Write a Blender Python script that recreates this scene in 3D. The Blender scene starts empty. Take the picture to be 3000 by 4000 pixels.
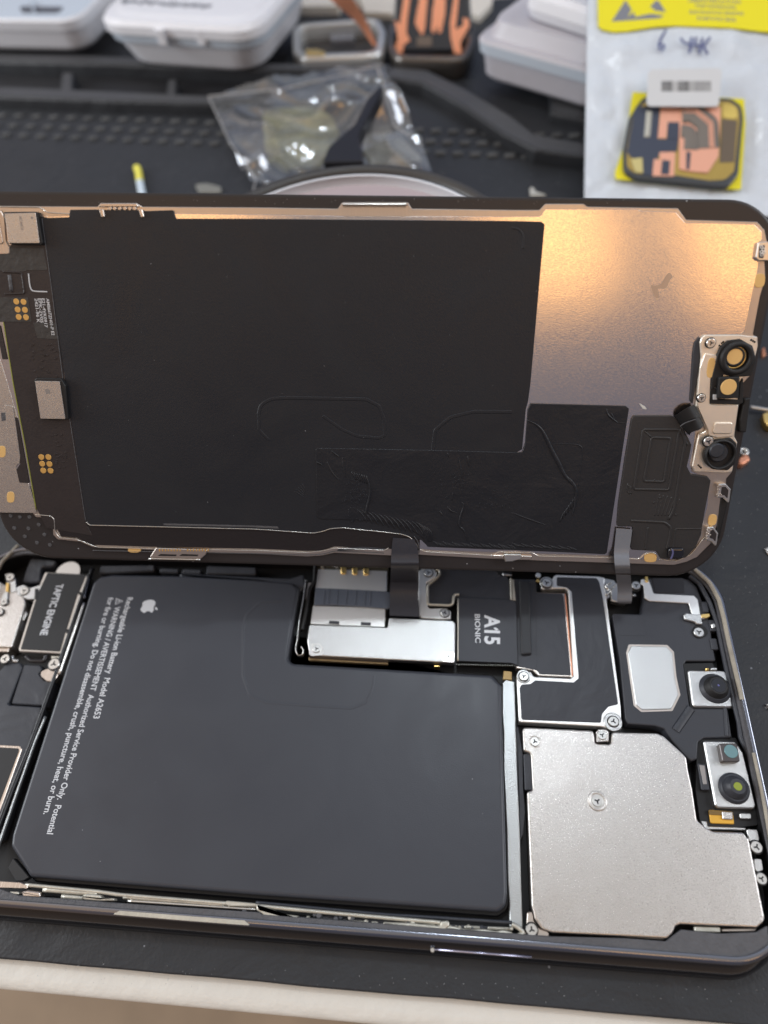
import bpy, bmesh, math, random
from mathutils import Vector, Matrix, noise
from mathutils.geometry import intersect_line_plane
random.seed(7)
S = 0.001                                   # everything is measured in millimetres, built in metres
scene = bpy.context.scene
COL = scene.collection

# ------------------------------------------------------------------ camera
F = 2565.52
CAM = Vector((-59.984, 3.721, 148.869))
R1 = Matrix(((0.9940569863, 0.0643786527, -0.0877843787),
             (0.0089791859, -0.8521314082, -0.5232508360),
             (-0.1084900100, 0.5193529168, -0.8476452474)))
R2 = Matrix(((0.9991654839, 0.0149521478, -0.0380101204),
             (0.0264156140, -0.9463294052, 0.3221224490),
             (-0.0311536709, -0.3228576933, -0.9459346482)))
T2 = Vector((72.5024, 14.3098, 143.5522)) * 0.975
camd = bpy.data.cameras.new('camera'); cam = bpy.data.objects.new('camera', camd); COL.objects.link(cam)
camd.sensor_fit = 'HORIZONTAL'; camd.sensor_width = 36; camd.lens = F / 3000 * 36
camd.clip_start = 0.01; camd.clip_end = 20
m = (R1.transposed() @ Matrix(((1, 0, 0), (0, -1, 0), (0, 0, -1)))).to_4x4()
m.translation = CAM * S
cam.matrix_world = m
camd.dof.use_dof = True; camd.dof.focus_distance = 0.133; camd.dof.aperture_fstop = 12.5; camd.dof.aperture_blades = 0
scene.camera = cam

# ------------------------------------------------------------------ world and lamps
w = bpy.data.worlds.new('World'); scene.world = w; w.use_nodes = True
nt = w.node_tree; nt.nodes.clear()
o_ = nt.nodes.new('ShaderNodeOutputWorld'); bg = nt.nodes.new('ShaderNodeBackground')
tc = nt.nodes.new('ShaderNodeTexCoord'); sp = nt.nodes.new('ShaderNodeSeparateXYZ')
rp = nt.nodes.new('ShaderNodeValToRGB'); mr = nt.nodes.new('ShaderNodeMapRange')
mr.inputs[1].default_value = -1; mr.inputs[2].default_value = 1
nt.links.new(tc.outputs['Generated'], sp.inputs[0]); nt.links.new(sp.outputs[2], mr.inputs[0]); nt.links.new(mr.outputs[0], rp.inputs[0])
rp.color_ramp.elements[0].position = 0.0; rp.color_ramp.elements[0].color = (.10, .09, .08, 1)
rp.color_ramp.elements[1].position = 1.0; rp.color_ramp.elements[1].color = (.37, .385, .42, 1)
e = rp.color_ramp.elements.new(.5); e.color = (.11, .105, .11, 1)
e = rp.color_ramp.elements.new(.70); e.color = (.115, .135, .21, 1)
e = rp.color_ramp.elements.new(.90); e.color = (.34, .35, .375, 1)
# the room is warmer on the camera's side, cooler towards the back wall
my = nt.nodes.new('ShaderNodeMapRange'); my.inputs[1].default_value = -.05; my.inputs[2].default_value = .36
nt.links.new(sp.outputs[1], my.inputs[0])
mw = nt.nodes.new('ShaderNodeMix'); mw.data_type = 'RGBA'; mw.inputs[6].default_value = (1.16, 1.02, .86, 1); mw.inputs[7].default_value = (1.20, 1.28, 1.40, 1)
nt.links.new(my.outputs[0], mw.inputs[0])
mm_ = nt.nodes.new('ShaderNodeMix'); mm_.data_type = 'RGBA'; mm_.blend_type = 'MULTIPLY'; mm_.inputs[0].default_value = 1
nt.links.new(rp.outputs[0], mm_.inputs[6]); nt.links.new(mw.outputs[2], mm_.inputs[7])
mx_ = nt.nodes.new('ShaderNodeMapRange'); mx_.inputs[1].default_value = -.22; mx_.inputs[2].default_value = -.62; nt.links.new(sp.outputs[0], mx_.inputs[0])
ml_ = nt.nodes.new('ShaderNodeMix'); ml_.data_type = 'RGBA'; ml_.blend_type = 'MULTIPLY'; ml_.inputs[7].default_value = (1.75, 1.38, 1.02, 1)
nt.links.new(mx_.outputs[0], ml_.inputs[0]); nt.links.new(mm_.outputs[2], ml_.inputs[6]); nt.links.new(ml_.outputs[2], bg.inputs[0]); bg.inputs[1].default_value = 1.0
nt.links.new(bg.outputs[0], o_.inputs[0])

def area(name, loc, target, size, sizey, power, col, shape='RECTANGLE'):
    l = bpy.data.lights.new(name, 'AREA'); l.shape = shape; l.size = size; l.size_y = sizey
    l.energy = power; l.color = col
    o = bpy.data.objects.new(name, l); COL.objects.link(o); o.location = Vector(loc) * S
    o.rotation_euler = (Vector(target) - Vector(loc)).to_track_quat('-Z', 'Y').to_euler()
    return o
area('bench_lamp', (-52, 210, 450), (-65, 60, 0), .05, .05, .31, (.86, .94, 1), 'DISK')
area('side_fill_left', (-1000, 120, 390), (-60, 60, 0), .5, .4, 6.0, (.90, .95, 1))  # unseen soft fill, added low so the metals do not mirror it
area('side_fill_right', (900, 120, 700), (-60, 60, 0), .5, .5, 4.6, (.93, .96, 1))  # matching fill added on the right for diffuse light
def warm(name, x0, x1, z0, z1, rad):      # warm panels behind the camera, sized and split for the plate's orange reflection
    area(name, ((x0 + x1) / 2, -450, (z0 + z1) / 2), ((x0 + x1) / 2, 0, (z0 + z1) / 2), (x1 - x0) * S, (z1 - z0) * S, rad * math.pi * (x1 - x0) * (z1 - z0) * 1e-6, (1, .50, .13))
warm('warm_lamp_middle', 88, 236, 505, 760, 2.15)
warm('warm_lamp_right', 338, 480, 470, 760, 2.15)
warm('warm_lamp_left', -470, -215, 560, 760, 1.6)

vs = scene.view_settings
vs.view_transform = 'Standard'; vs.look = 'None'; vs.exposure = 0.34; vs.gamma = 1; vs.use_curve_mapping = False

# ------------------------------------------------------------------ frames: a traced pixel becomes a point on a real plane
class Frame:
    def __init__(s, o, ex, n):
        s.o = Vector(o); s.n = Vector(n).normalized(); ex = Vector(ex)
        s.ex = (ex - s.n * ex.dot(s.n)).normalized(); s.ey = s.n.cross(s.ex)
    def uv(s, q, h=0):
        d = R1.transposed() @ Vector(((q[0] - 1500) / F, (q[1] - 2000) / F, 1.0))
        o = s.o + s.n * h
        P = CAM + d * ((o - CAM).dot(s.n) / d.dot(s.n)) - s.o
        return Vector((P.dot(s.ex), P.dot(s.ey)))
    def p(s, u, h=0): return s.o + s.ex * u[0] + s.ey * u[1] + s.n * h
    def at(s, q, h=0): return s.p(s.uv(q, h), h)
CH = Frame((0, 0, 0), (1, 0, 0), (0, 0, 1))
Rw = R1.transposed() @ R2
DO = CAM + R1.transposed() @ T2
DS = Frame(DO, Rw.col[0], Rw.col[2])
def depth(P): return (R1 @ (P - CAM)).z
def scale_at(fr, q, h): return F / depth(fr.at(q, h))        # photo px per mm

# traced points are given in enlarged crops of the photograph
ORG = {'A': 0, 'B': 700, 'C': 1400, 'E': 2100, 'F': 2700, 'G': 3200}
def Z(k, *pts):
    oy = ORG[k[0]]; ox = (int(k[1]) - 1) * 1000
    return [(ox + x / 1.659, oy + y / 1.659) for x, y in pts]
def Z1(k, x, y): return Z(k, (x, y))[0]

# ------------------------------------------------------------------ materials
MATS = {}
def mat(name, col, rough=.5, metal=0., bump=0., bscale=3000, rvar=0., cvar=0., cscale=200, speck=0., spscale=350, spcol=(.6, .62, .65),
        coat=0., stretch=None, trans=0., spec=.5, alpha=1., ior=1.45, aniso=0., emit=None, sub=0., wave=0., wscale=40, smear=0.):
    if name in MATS: return MATS[name]
    m = bpy.data.materials.new(name); m.use_nodes = True; nt = m.node_tree; N = nt.nodes; L = nt.links
    b = N['Principled BSDF']
    b.inputs['Base Color'].default_value = (*col, 1); b.inputs['Roughness'].default_value = rough
    b.inputs['Metallic'].default_value = metal; b.inputs['Coat Weight'].default_value = coat; b.inputs['Coat Roughness'].default_value = .12
    b.inputs['Transmission Weight'].default_value = trans; b.inputs['Specular IOR Level'].default_value = spec
    b.inputs['Alpha'].default_value = alpha; b.inputs['IOR'].default_value = ior
    b.inputs['Anisotropic'].default_value = aniso
    if sub: b.inputs['Subsurface Weight'].default_value = sub; b.inputs['Subsurface Scale'].default_value = .003
    tc = N.new('ShaderNodeTexCoord'); src = tc.outputs['Object']
    if stretch:
        mp = N.new('ShaderNodeMapping'); mp.inputs['Scale'].default_value = stretch; L.new(src, mp.inputs[0]); src2 = mp.outputs[0]
    else: src2 = src
    if bump or rvar:
        n = N.new('ShaderNodeTexNoise'); n.inputs['Scale'].default_value = bscale; n.inputs['Detail'].default_value = 3
        L.new(src2, n.inputs['Vector'])
        if bump:
            bn = N.new('ShaderNodeBump'); bn.inputs['Strength'].default_value = bump; bn.inputs['Distance'].default_value = 2.0 / bscale * .3
            L.new(n.outputs[0], bn.inputs['Height']); L.new(bn.outputs[0], b.inputs['Normal'])
            if wave:
                n3 = N.new('ShaderNodeTexNoise'); n3.inputs['Scale'].default_value = wscale; n3.inputs['Detail'].default_value = 4; n3.inputs['Distortion'].default_value = .6; L.new(src, n3.inputs['Vector'])
                b3 = N.new('ShaderNodeBump'); b3.inputs['Strength'].default_value = 1; b3.inputs['Distance'].default_value = wave; L.new(n3.outputs[0], b3.inputs['Height']); L.new(b3.outputs[0], bn.inputs['Normal'])
        if rvar:
            r = N.new('ShaderNodeMapRange'); r.inputs[1].default_value = .35; r.inputs[2].default_value = .65
            r.inputs[3].default_value = max(.03, rough - rvar); r.inputs[4].default_value = rough + rvar
            L.new(n.outputs[0], r.inputs[0]); L.new(r.outputs[0], b.inputs['Roughness'])
    if smear:
        n4 = N.new('ShaderNodeTexNoise'); n4.inputs['Scale'].default_value = 38; n4.inputs['Detail'].default_value = 6; n4.inputs['Distortion'].default_value = 1.5; L.new(src, n4.inputs['Vector'])
        r4 = N.new('ShaderNodeMapRange'); r4.inputs[1].default_value = .3; r4.inputs[2].default_value = .7; r4.inputs[3].default_value = rough - smear; r4.inputs[4].default_value = rough + smear
        L.new(n4.outputs[0], r4.inputs[0]); L.new(r4.outputs[0], b.inputs['Roughness'])
    cur = None
    if cvar:
        n2 = N.new('ShaderNodeTexNoise'); n2.inputs['Scale'].default_value = cscale; n2.inputs['Detail'].default_value = 5; L.new(src, n2.inputs['Vector'])
        mx = N.new('ShaderNodeMix'); mx.data_type = 'RGBA'
        mx.inputs[6].default_value = (*[c * (1 - cvar) for c in col], 1); mx.inputs[7].default_value = (*[min(1, c * (1 + cvar)) for c in col], 1)
        L.new(n2.outputs[0], mx.inputs[0]); cur = mx.outputs[2]
    if speck:
        v = N.new('ShaderNodeTexVoronoi'); v.inputs['Scale'].default_value = spscale; L.new(src, v.inputs['Vector'])
        lt = N.new('ShaderNodeMath'); lt.operation = 'LESS_THAN'; lt.inputs[1].default_value = speck; L.new(v.outputs['Distance'], lt.inputs[0])
        wn = N.new('ShaderNodeTexWhiteNoise'); L.new(v.outputs['Color'], wn.inputs['Vector'])
        g2 = N.new('ShaderNodeMath'); g2.operation = 'GREATER_THAN'; g2.inputs[1].default_value = .55; L.new(wn.outputs['Value'], g2.inputs[0])
        ml = N.new('ShaderNodeMath'); ml.operation = 'MULTIPLY'; L.new(lt.outputs[0], ml.inputs[0]); L.new(g2.outputs[0], ml.inputs[1])
        mx = N.new('ShaderNodeMix'); mx.data_type = 'RGBA'; mx.inputs[6].default_value = (*col, 1); mx.inputs[7].default_value = (*spcol, 1)
        if cur: L.new(cur, mx.inputs[6])
        L.new(ml.outputs[0], mx.inputs[0]); cur = mx.outputs[2]
    if cur: L.new(cur, b.inputs['Base Color'])
    MATS[name] = m; return m
film = mat('black graphite film', (.0125, .0145, .0195), .45, smear=.08, wave=.00022, wscale=40, bump=.12, bscale=2500, cvar=.12, cscale=40, speck=.022, spscale=260, spcol=(.25, .26, .28))
film2 = mat('black film patch', (.0115, .013, .0175), .41, smear=.07, wave=.00045, wscale=90, bump=.14, bscale=1800, cvar=.15, cscale=60, speck=.022, spscale=300, spcol=(.25, .26, .28))
flexb = mat('black flex sheet', (.016, .013, .014), .38, bump=.1, bscale=1200)
pcb = mat('dark brown flex board', (.030, .024, .024), .38, bump=.12, bscale=1500, cvar=.2, cscale=300)
border = mat('black painted glass border', (.030, .026, .026), .35, bump=.05, bscale=2500, speck=.04, spscale=420)
champ = mat('champagne steel', (.62, .55, .49), .34, 1, bump=.15, bscale=2500, stretch=(1.0, .08, .08))
silver = mat('sandblasted steel', (.58, .58, .57), .36, 1, bump=.5, bscale=7500, rvar=.08)
silverw = mat('warm sandblasted steel', (.60, .57, .54), .34, 1, bump=.42, bscale=7500, rvar=.12, cvar=.04, cscale=35, wave=.0003, wscale=22)
dplate = mat('display back plate steel', (.66, .61, .60), .18, 1, bump=.07, bscale=5600, rvar=.05, wave=.00004, wscale=60, stretch=(.45, 1, 1))
pale = mat('pale nickel', (.88, .88, .86), .45, 1, bump=.3, bscale=6000, rvar=.06)
palew = mat('warm pale nickel', (.95, .88, .77), .45, 1, bump=.15, bscale=5000, rvar=.05)
edge = mat('bright cut steel edge', (.75, .73, .69), .3, 1)
lug = mat('nickel screw', (.74, .73, .70), .32, 1, bump=.1, bscale=3000)
dark = mat('black recess', (.006, .006, .007), .5)
batt = mat('charcoal battery pouch', (.041, .045, .056), .40, smear=.07, wave=.00035, wscale=22, bump=.1, bscale=3800, cvar=.05, cscale=30, speck=.014, spscale=170, spcol=(.35, .36, .38))
battd = mat('black battery wrap', (.010, .010, .012), .35)
slate = mat('slate grey plastic film', (.034, .037, .046), .46, wave=.0008, wscale=60, bump=.12, bscale=3200, cvar=.08, cscale=80)
black = mat('matt black label', (.012, .012, .013), .55, bump=.05, bscale=2500)
gold = mat('gold contact', (.95, .66, .24), .3, 1)
goldp = mat('gold pad', (.72, .43, .13), .45, .5)
yellowp = mat('amber foam pad', (.80, .52, .20), .5, .2)
ink = mat('pale grey print', (.60, .62, .65), .5, .2)
inkd = mat('grey laser print', (.30, .28, .27), .5, .5)
inkw = mat('white print', (.55, .56, .58), .5)
frame_m = mat('polished graphite steel', (.09, .095, .115), .14, 1)
adhes = mat('grey adhesive gasket', (.085, .085, .092), .6, bump=.5, bscale=1500, cvar=.25, cscale=500)
beige = mat('beige rubber gasket', (.34, .31, .25), .6, bump=.5, bscale=1500, cvar=.35, cscale=400)
cream = mat('cream metal trim', (.55, .53, .46), .4, .6, bump=.2, bscale=1500, cvar=.3, cscale=300)
whitem = mat('white frosted strip', (.50, .52, .52), .36, .8, bump=.3, bscale=3500, cvar=.18, cscale=50)
cabl = mat('translucent grey ribbon', (.17, .18, .205), .33, bump=.05, bscale=800)
cabd = mat('dark ribbon cable', (.034, .035, .044), .36, bump=.08, bscale=700)
bluef = mat('slate blue flex', (.085, .10, .13), .38, bump=.1, bscale=1000)
copper = mat('copper trace', (.80, .36, .22), .42, .7)
glassm = mat('lens glass', (.006, .006, .010), .04, coat=1)
rubber = mat('dark rubber mat', (.022, .024, .028), .50, wave=.001, wscale=50, bump=.22, bscale=1500, cvar=.25, cscale=60, speck=.05, spscale=200, spcol=(.17, .18, .20))
rubberl = mat('grey rubber rim', (.060, .061, .066), .48, bump=.3, bscale=700, cvar=.2, cscale=80)  # wall tops a lighter grey than their sides
whitepl = mat('white plastic', (.74, .75, .79), .32, cvar=.03, sub=.0)
greypl = mat('milky grey plastic', (.50, .49, .53), .35, cvar=.05)
bluepl = mat('clear lid edge', (.55, .62, .70), .18)
creampl = mat('cream desk laminate', (.66, .63, .57), .4, bump=.2, bscale=300, cvar=.06, cscale=60, speck=.06, spscale=110, spcol=(.35, .30, .24))
pinkish = mat('dusty pink plastic', (.40, .33, .34), .4)
bagm = mat('white pouch film', (.60, .65, .71), .26, bump=.25, bscale=60, cvar=.06, cscale=40, wave=.004, wscale=26)
yel = mat('bright yellow print', (.78, .70, .01), .45)
greyp = mat('grey print', (.20, .21, .24), .5)
stick = mat('pale grey sticker', (.58, .59, .60), .45)

# ------------------------------------------------------------------ objects
ORI = Vector((0, 0, 0))
def tag(o, label=None, cat=None, group=None, kind=None):
    if label: o['label'] = label
    if cat: o['category'] = cat
    if group: o['group'] = group
    if kind: o['kind'] = kind
    return o
def thing(name, loc, label, cat, group=None):
    global ORI
    ORI = Vector(loc)
    o = bpy.data.objects.new(name, None); COL.objects.link(o); o.location = ORI * S; o.empty_display_size = .005
    return tag(o, label, cat, group)
class MB:
    def __init__(s): s.v = []; s.f = []; s.mi = []; s.sm = []; s.mats = []
    def m(s, mt):
        if mt not in s.mats: s.mats.append(mt)
        return s.mats.index(mt)
    def add(s, verts, faces, mt, smooth=False):
        b = len(s.v); k = s.m(mt); s.v += [Vector(x) for x in verts]
        for f in faces: s.f.append([b + i for i in f]); s.mi.append(k); s.sm.append(smooth)
    def build(s, name, parent=None):
        me = bpy.data.meshes.new(name)
        me.from_pydata([(x - ORI) * S for x in s.v], [], s.f)
        for mt in s.mats: me.materials.append(mt)
        me.polygons.foreach_set('material_index', s.mi); me.polygons.foreach_set('use_smooth', s.sm)
        bm = bmesh.new(); bm.from_mesh(me); bmesh.ops.recalc_face_normals(bm, faces=bm.faces); bm.to_mesh(me); bm.free()
        me.update()
        o = bpy.data.objects.new(name, me); COL.objects.link(o)
        if parent: o.parent = parent
        else: o.location = ORI * S
        return o
def setori(P):
    global ORI
    ORI = Vector(P)
def area2(P): return sum(P[i].x * P[(i + 1) % len(P)].y - P[(i + 1) % len(P)].x * P[i].y for i in range(len(P))) / 2
def fillet(P, r, seg=4):
    P = [Vector(q) for q in P]
    if area2(P) < 0: P.reverse()
    if r <= 0: return P
    out = []; n = len(P)
    for i in range(n):
        a, b, c = P[i - 1], P[i], P[(i + 1) % n]
        u = a - b; v = c - b; lu, lv = u.length, v.length
        if lu < 1e-6 or lv < 1e-6: continue
        u /= lu; v /= lv
        co = max(-1, min(1, u.dot(v))); an = math.acos(co)
        if an > 3.05: out.append(b); continue
        t = min(r / math.tan(an / 2), lu * .46, lv * .46)
        p0 = b + u * t; p1 = b + v * t
        for k in range(seg + 1):
            s_ = k / seg
            out.append((1 - s_) ** 2 * p0 + 2 * s_ * (1 - s_) * b + s_ * s_ * p1)
    return out
def inset(P, d):
    n = len(P); out = []
    for i in range(n):
        a, b, c = P[i - 1], P[i], P[(i + 1) % n]
        e1 = b - a; e2 = c - b
        if e1.length < 1e-7: e1 = e2
        if e2.length < 1e-7: e2 = e1
        n1 = Vector((-e1.y, e1.x)).normalized(); n2 = Vector((-e2.y, e2.x)).normalized()
        s_ = n1 + n2
        if s_.length < .3: s_ = n1
        s_.normalize(); k = max(.45, s_.dot(n1))
        out.append(b + s_ * (d / k))
    return out
def prism2(B, fr, P, h0, h1, mt, r=.35, bev=.12, soft=1, side=None, seg=4):
    P = fillet(P, r, seg)
    n = len(P); loops = [(P, h0)]
    bev = min(bev, (h1 - h0) * .8)
    if bev > 0:
        loops.append((P, h1 - bev))
        for k in range(1, soft + 1):
            a = math.pi / 2 * k / soft
            loops.append((inset(P, bev * (1 - math.cos(a))), h1 - bev + bev * math.sin(a)))
    else: loops.append((P, h1))
    V = []; Fs = []
    for lp, h in loops: V += [fr.p(q, h) for q in lp]
    for k in range(len(loops) - 1):
        for i in range(n):
            j = (i + 1) % n
            Fs.append([k * n + i, k * n + j, (k + 1) * n + j, (k + 1) * n + i])
    B.add(V, Fs, side or mt, soft > 1)
    B.add(V[-n:], [list(range(n))], mt); B.add(V[:n], [list(range(n))[::-1]], mt)
def prism(B, fr, px, h0, h1, mt, **k):
    prism2(B, fr, [fr.uv(q, h1) for q in px], h0, h1, mt, **k)
def P1(name, fr, px, h0, h1, mt, parent, **k):
    B = MB(); prism(B, fr, px, h0, h1, mt, **k); return B.build(name, parent)
def cyl(B, fr, c, r, h0, h1, mt, top=None, bev=.08, seg=28, capmat=None, ell=1.):
    rt = top if top is not None else r
    V = []; prof = [(r, h0), (rt, h1 - bev), (rt - bev, h1)]
    for rr, h in prof:
        for i in range(seg):
            a = 2 * math.pi * i / seg; V.append(fr.p((c[0] + rr * math.cos(a), c[1] + rr * math.sin(a) * ell), h))
    Fs = [[k * seg + i, k * seg + (i + 1) % seg, (k + 1) * seg + (i + 1) % seg, (k + 1) * seg + i] for k in range(2) for i in range(seg)]
    B.add(V, Fs, mt, True); B.add(V[2 * seg:], [list(range(seg))], capmat or mt)
def ring(B, fr, c, r0, r1, h0, h1, mt, seg=36, b=.06):
    prof = [(r1, h0), (r1, h1 - b), (r1 - b, h1), (r0 + b, h1), (r0, h1 - b), (r0, h0)]
    V = [fr.p((c[0] + rr * math.cos(2 * math.pi * i / seg), c[1] + rr * math.sin(2 * math.pi * i / seg)), h) for rr, h in prof for i in range(seg)]
    B.add(V, [[k * seg + i, k * seg + (i + 1) % seg, (k + 1) * seg + (i + 1) % seg, (k + 1) * seg + i] for k in range(5) for i in range(seg)], mt, True)
def tube3(B, pts, w, hh, n, mt, closed=False, seg=8, full=True):
    """ridge or wire along 3D points: half width w, half height hh along normal n"""
    m_ = len(pts); V = []; n = Vector(n)
    for i, p in enumerate(pts):
        a = pts[i - 1] if (i or closed) else pts[0]; c = pts[(i + 1) % m_] if (i < m_ - 1 or closed) else pts[-1]
        t = (c - a).normalized(); s_ = t.cross(n).normalized()
        ww, h_ = (w[i], hh[i]) if isinstance(w, (list, tuple)) else (w, hh)
        nn = s_.cross(t)
        for k in range(seg):
            an = 2 * math.pi * k / seg
            V.append(p + s_ * math.cos(an) * ww + nn * math.sin(an) * h_)
    Fs = []
    for i in range(m_ if closed else m_ - 1):
        for k in range(seg):
            j = (i + 1) % m_
            Fs.append([i * seg + k, i * seg + (k + 1) % seg, j * seg + (k + 1) % seg, j * seg + k])
    if not closed: Fs += [list(range(seg)), list(range((m_ - 1) * seg, m_ * seg))]
    B.add(V, Fs, mt, True)
def smooth_path(P, it=2, closed=False):
    for _ in range(it):
        Q = []; n = len(P)
        for i in range(n if closed else n - 1):
            a = P[i]; b = P[(i + 1) % n]
            Q += [a * .75 + b * .25, a * .25 + b * .75]
        if not closed: Q = [P[0]] + Q + [P[-1]]
        P = Q
    return P
def ridge(B, fr, px, h, w, hh, mt, closed=False, it=2, taper=False, rad=1.0):
    P0 = [fr.at(q, h) for q in px]; Q = []; n = len(P0)
    for i in range(n):
        a, b = P0[i], P0[(i + 1) % n]; Q.append(a)
        if (closed or i < n - 1) and not taper and (b - a).length > 2.6 * rad: Q += [a + (b - a).normalized() * rad, b - (b - a).normalized() * rad]
    pts = smooth_path(Q, it, closed)
    if taper:
        n = len(pts); ws = [w * (.15 + .85 * math.sin(math.pi * (i + .3) / (n - .4))) for i in range(n)]
        tube3(B, pts, ws, [hh * x / w for x in ws], fr.n, mt, closed)
    else: tube3(B, pts, w, hh, fr.n, mt, closed)
def strip3(B, rows, thick, mt, it=4):
    """ribbon through rows of (left point, right point)"""
    L = smooth_path([r[0] for r in rows], it); Rr = smooth_path([r[1] for r in rows], it); n = len(L); V = []
    for i in range(n):
        t = (L[min(n - 1, i + 1)] - L[max(0, i - 1)]); nn = (Rr[i] - L[i]).cross(t).normalized() * thick
        V += [L[i], Rr[i], Rr[i] - nn, L[i] - nn]
    Fs = []
    for i in range(n - 1):
        for k in range(4): Fs.append([i * 4 + k, i * 4 + (k + 1) % 4, (i + 1) * 4 + (k + 1) % 4, (i + 1) * 4 + k])
    Fs += [[0, 1, 2, 3], [4 * n - 4, 4 * n - 3, 4 * n - 2, 4 * n - 1]]
    B.add(V, Fs, mt, False)
FONT = {}
def text_mesh(s_, bold=0.):
    c = bpy.data.curves.new('t', 'FONT'); c.body = s_; c.size = 1; c.offset = bold; c.resolution_u = 3
    o = bpy.data.objects.new('t', c); COL.objects.link(o); bpy.context.view_layer.update()
    dg = bpy.context.evaluated_depsgraph_get()
    me = bpy.data.meshes.new_from_object(o.evaluated_get(dg)); bpy.data.objects.remove(o); bpy.data.curves.remove(c)
    return me
def text(B, fr, s_, q0, q1, cap, h, mt, bold=0., mm=False):
    """text on plane fr from photo pixel q0 to q1 along the baseline; cap height in px (perpendicular)"""
    me = text_mesh(s_, bold)
    a, b = (fr.uv(q0, h), fr.uv(q1, h)) if not mm else (Vector(q0), Vector(q1))
    d = (b - a); Lg = d.length; d.normalize(); up = Vector((-d.y, d.x))
    xs = [v.co.x for v in me.vertices]; x0, x1 = min(xs), max(xs)
    ch = cap / scale_at(fr, q0, h) if not mm else cap
    k = Lg / (x1 - x0); ky = ch / .70
    V = [fr.p(a + d * ((v.co.x - x0) * k) + up * (v.co.y * ky), h) for v in me.vertices]
    B.add(V, [list(p.vertices) for p in me.polygons], mt); bpy.data.meshes.remove(me)
LOGO = [(.42, .72), (.50, .745), (.60, .78), (.70, .765), (.79, .70), (.72, .62), (.69, .50), (.73, .38), (.82, .29), (.78, .17), (.70, .05), (.62, .0),
        (.54, .015), (.46, .045), (.38, .045), (.30, .015), (.22, .0), (.13, .07), (.04, .25), (.0, .42), (.03, .60), (.12, .73), (.24, .775), (.34, .75)]
LEAF = [(.42, .80), (.43, .90), (.50, .97), (.60, 1.0), (.585, .91), (.52, .83)]
def logo(B, fr, c, size, ang, h, mt):
    for sh in (LOGO, LEAF):
        P = []
        for x, y in sh:
            x -= .41; y -= .5; P.append(Vector((c[0] + size * (x * math.cos(ang) - y * math.sin(ang)), c[1] + size * (x * math.sin(ang) + y * math.cos(ang)))))
        P = fillet(P, size * .04, 2)
        B.add([fr.p(q, h) for q in P], [list(range(len(P)))], mt)
def screw(fr, q, pr, h, parent, ang=None, pocket=True):
    sc = scale_at(fr, q, h); r = pr / 1.659 / sc; c = fr.uv(q, h); ang = random.random() * 3 if ang is None else ang
    B = MB()
    cyl(B, fr, c, r * .93, h - .5, h, lug, bev=.12); ring(B, fr, c, r * .92, r * 1.10, h - .5, h - .27, dark, seg=28, b=.03)
    V = []; k = 12
    o = B.build('screw', parent)
    X = MB()
    for t in range(3):
        a = ang + t * math.pi * 2 / 3 if True else 0
        d = Vector((math.cos(a), math.sin(a))); nn = Vector((-d.y, d.x))
        P = [c - d * r * .08 + nn * r * .12, c + d * r * .48 + nn * r * .12, c + d * r * .48 - nn * r * .12, c - d * r * .08 - nn * r * .12]
        X.add([fr.p(p_, h + .012 + t * .002) for p_ in P], [[0, 1, 2, 3]], dark)
    x = X.build('drive_recess', o)
    return o

# ================================================================== SETTING
setori((0, 0, 0))
MATF = -9.0                                            # front edge of the rubber mat
B = MB()
prism2(B, CH, [Vector(q) for q in ((-900, -14.2), (700, -14.2), (700, 1200), (-900, 1200))], -30, -2.2, creampl, r=0, bev=2.5, soft=5)
tag(B.build('desk'), kind='structure')
B = MB(); 
B.add([Vector(q) for q in ((-2500, -2500, -720), (2500, -2500, -720), (2500, 2500, -720), (-2500, 2500, -720))], [[0, 1, 2, 3]],
      mat('brown floor', (.48, .37, .26), .5, cvar=.45, cscale=9))
tag(B.build('floor'), kind='structure')

# ------------------------------------------------------------------ rubber work mat with raised compartments
mt_ = thing('work_mat', (0, 0, 0), 'large dark rubber work mat with raised compartment walls and rows of small bumps', 'work mat')
B = MB()
rr_ = random.Random(3)
fe = [Vector((-420 + i * 9, MATF + rr_.uniform(-.09, .09) * (1 if -150 < -420 + i * 9 < 10 else .3))) for i in range(84)]
prism2(B, CH, fe + [Vector((340, 397)), Vector((-420, 397))], -2.1, 0, rubber, r=0, bev=.35, soft=3)
B.build('mat_sheet', mt_)
def wall(px, h, name='compartment_wall', mtt=None, r=2.):
    B = MB(); prism(B, CH, px, .02, h, mtt or rubberl, r=r, bev=1.2, soft=4, side=rubber); return B.build(name, mt_)
wall([(-260, 330), (0, 335), (400, 352), (820, 372), (1250, 350), (1400, 262), (1512, 256), (1668, 270), (1814, 340), (2000, 450), (2090, 520), (2300, 560),
      (2600, 590), (2600, 645), (2290, 612), (2090, 585), (1960, 520), (1800, 410), (1650, 325), (1520, 305), (1440, 305), (1280, 398), (810, 405), (400, 393), (0, 378), (-260, 372)], 5.5)
P1('compartment_shade', CH, [(-260, 225), (400, 235), (1480, 262), (1620, 300), (1500, 330), (1300, 400), (0, 390), (-260, 380)], .01, .12, mat('painted trough shade', (.009, .009, .011), .55), mt_, r=0, bev=.02)  # thin near-black sheet, the deep trough's shade put into its colour
wall([(-260, 205), (350, 215), (700, 232), (1000, 245), (1530, 250), (1530, 275), (1000, 272), (440, 250), (-260, 236)], 6)
wall(Z('A1', (400, 465), (478, 465), (470, 600), (380, 600)), 5.2, 'compartment_rib', r=1)
wall(Z('A1', (1090, 505), (1150, 510), (1140, 640), (1065, 640)), 5.0, 'compartment_rib', r=1)
wall([(2150, 330), (2260, 360), (2300, 470), (2150, 440)], 4, 'compartment_rib', r=1)
B = MB()
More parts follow.
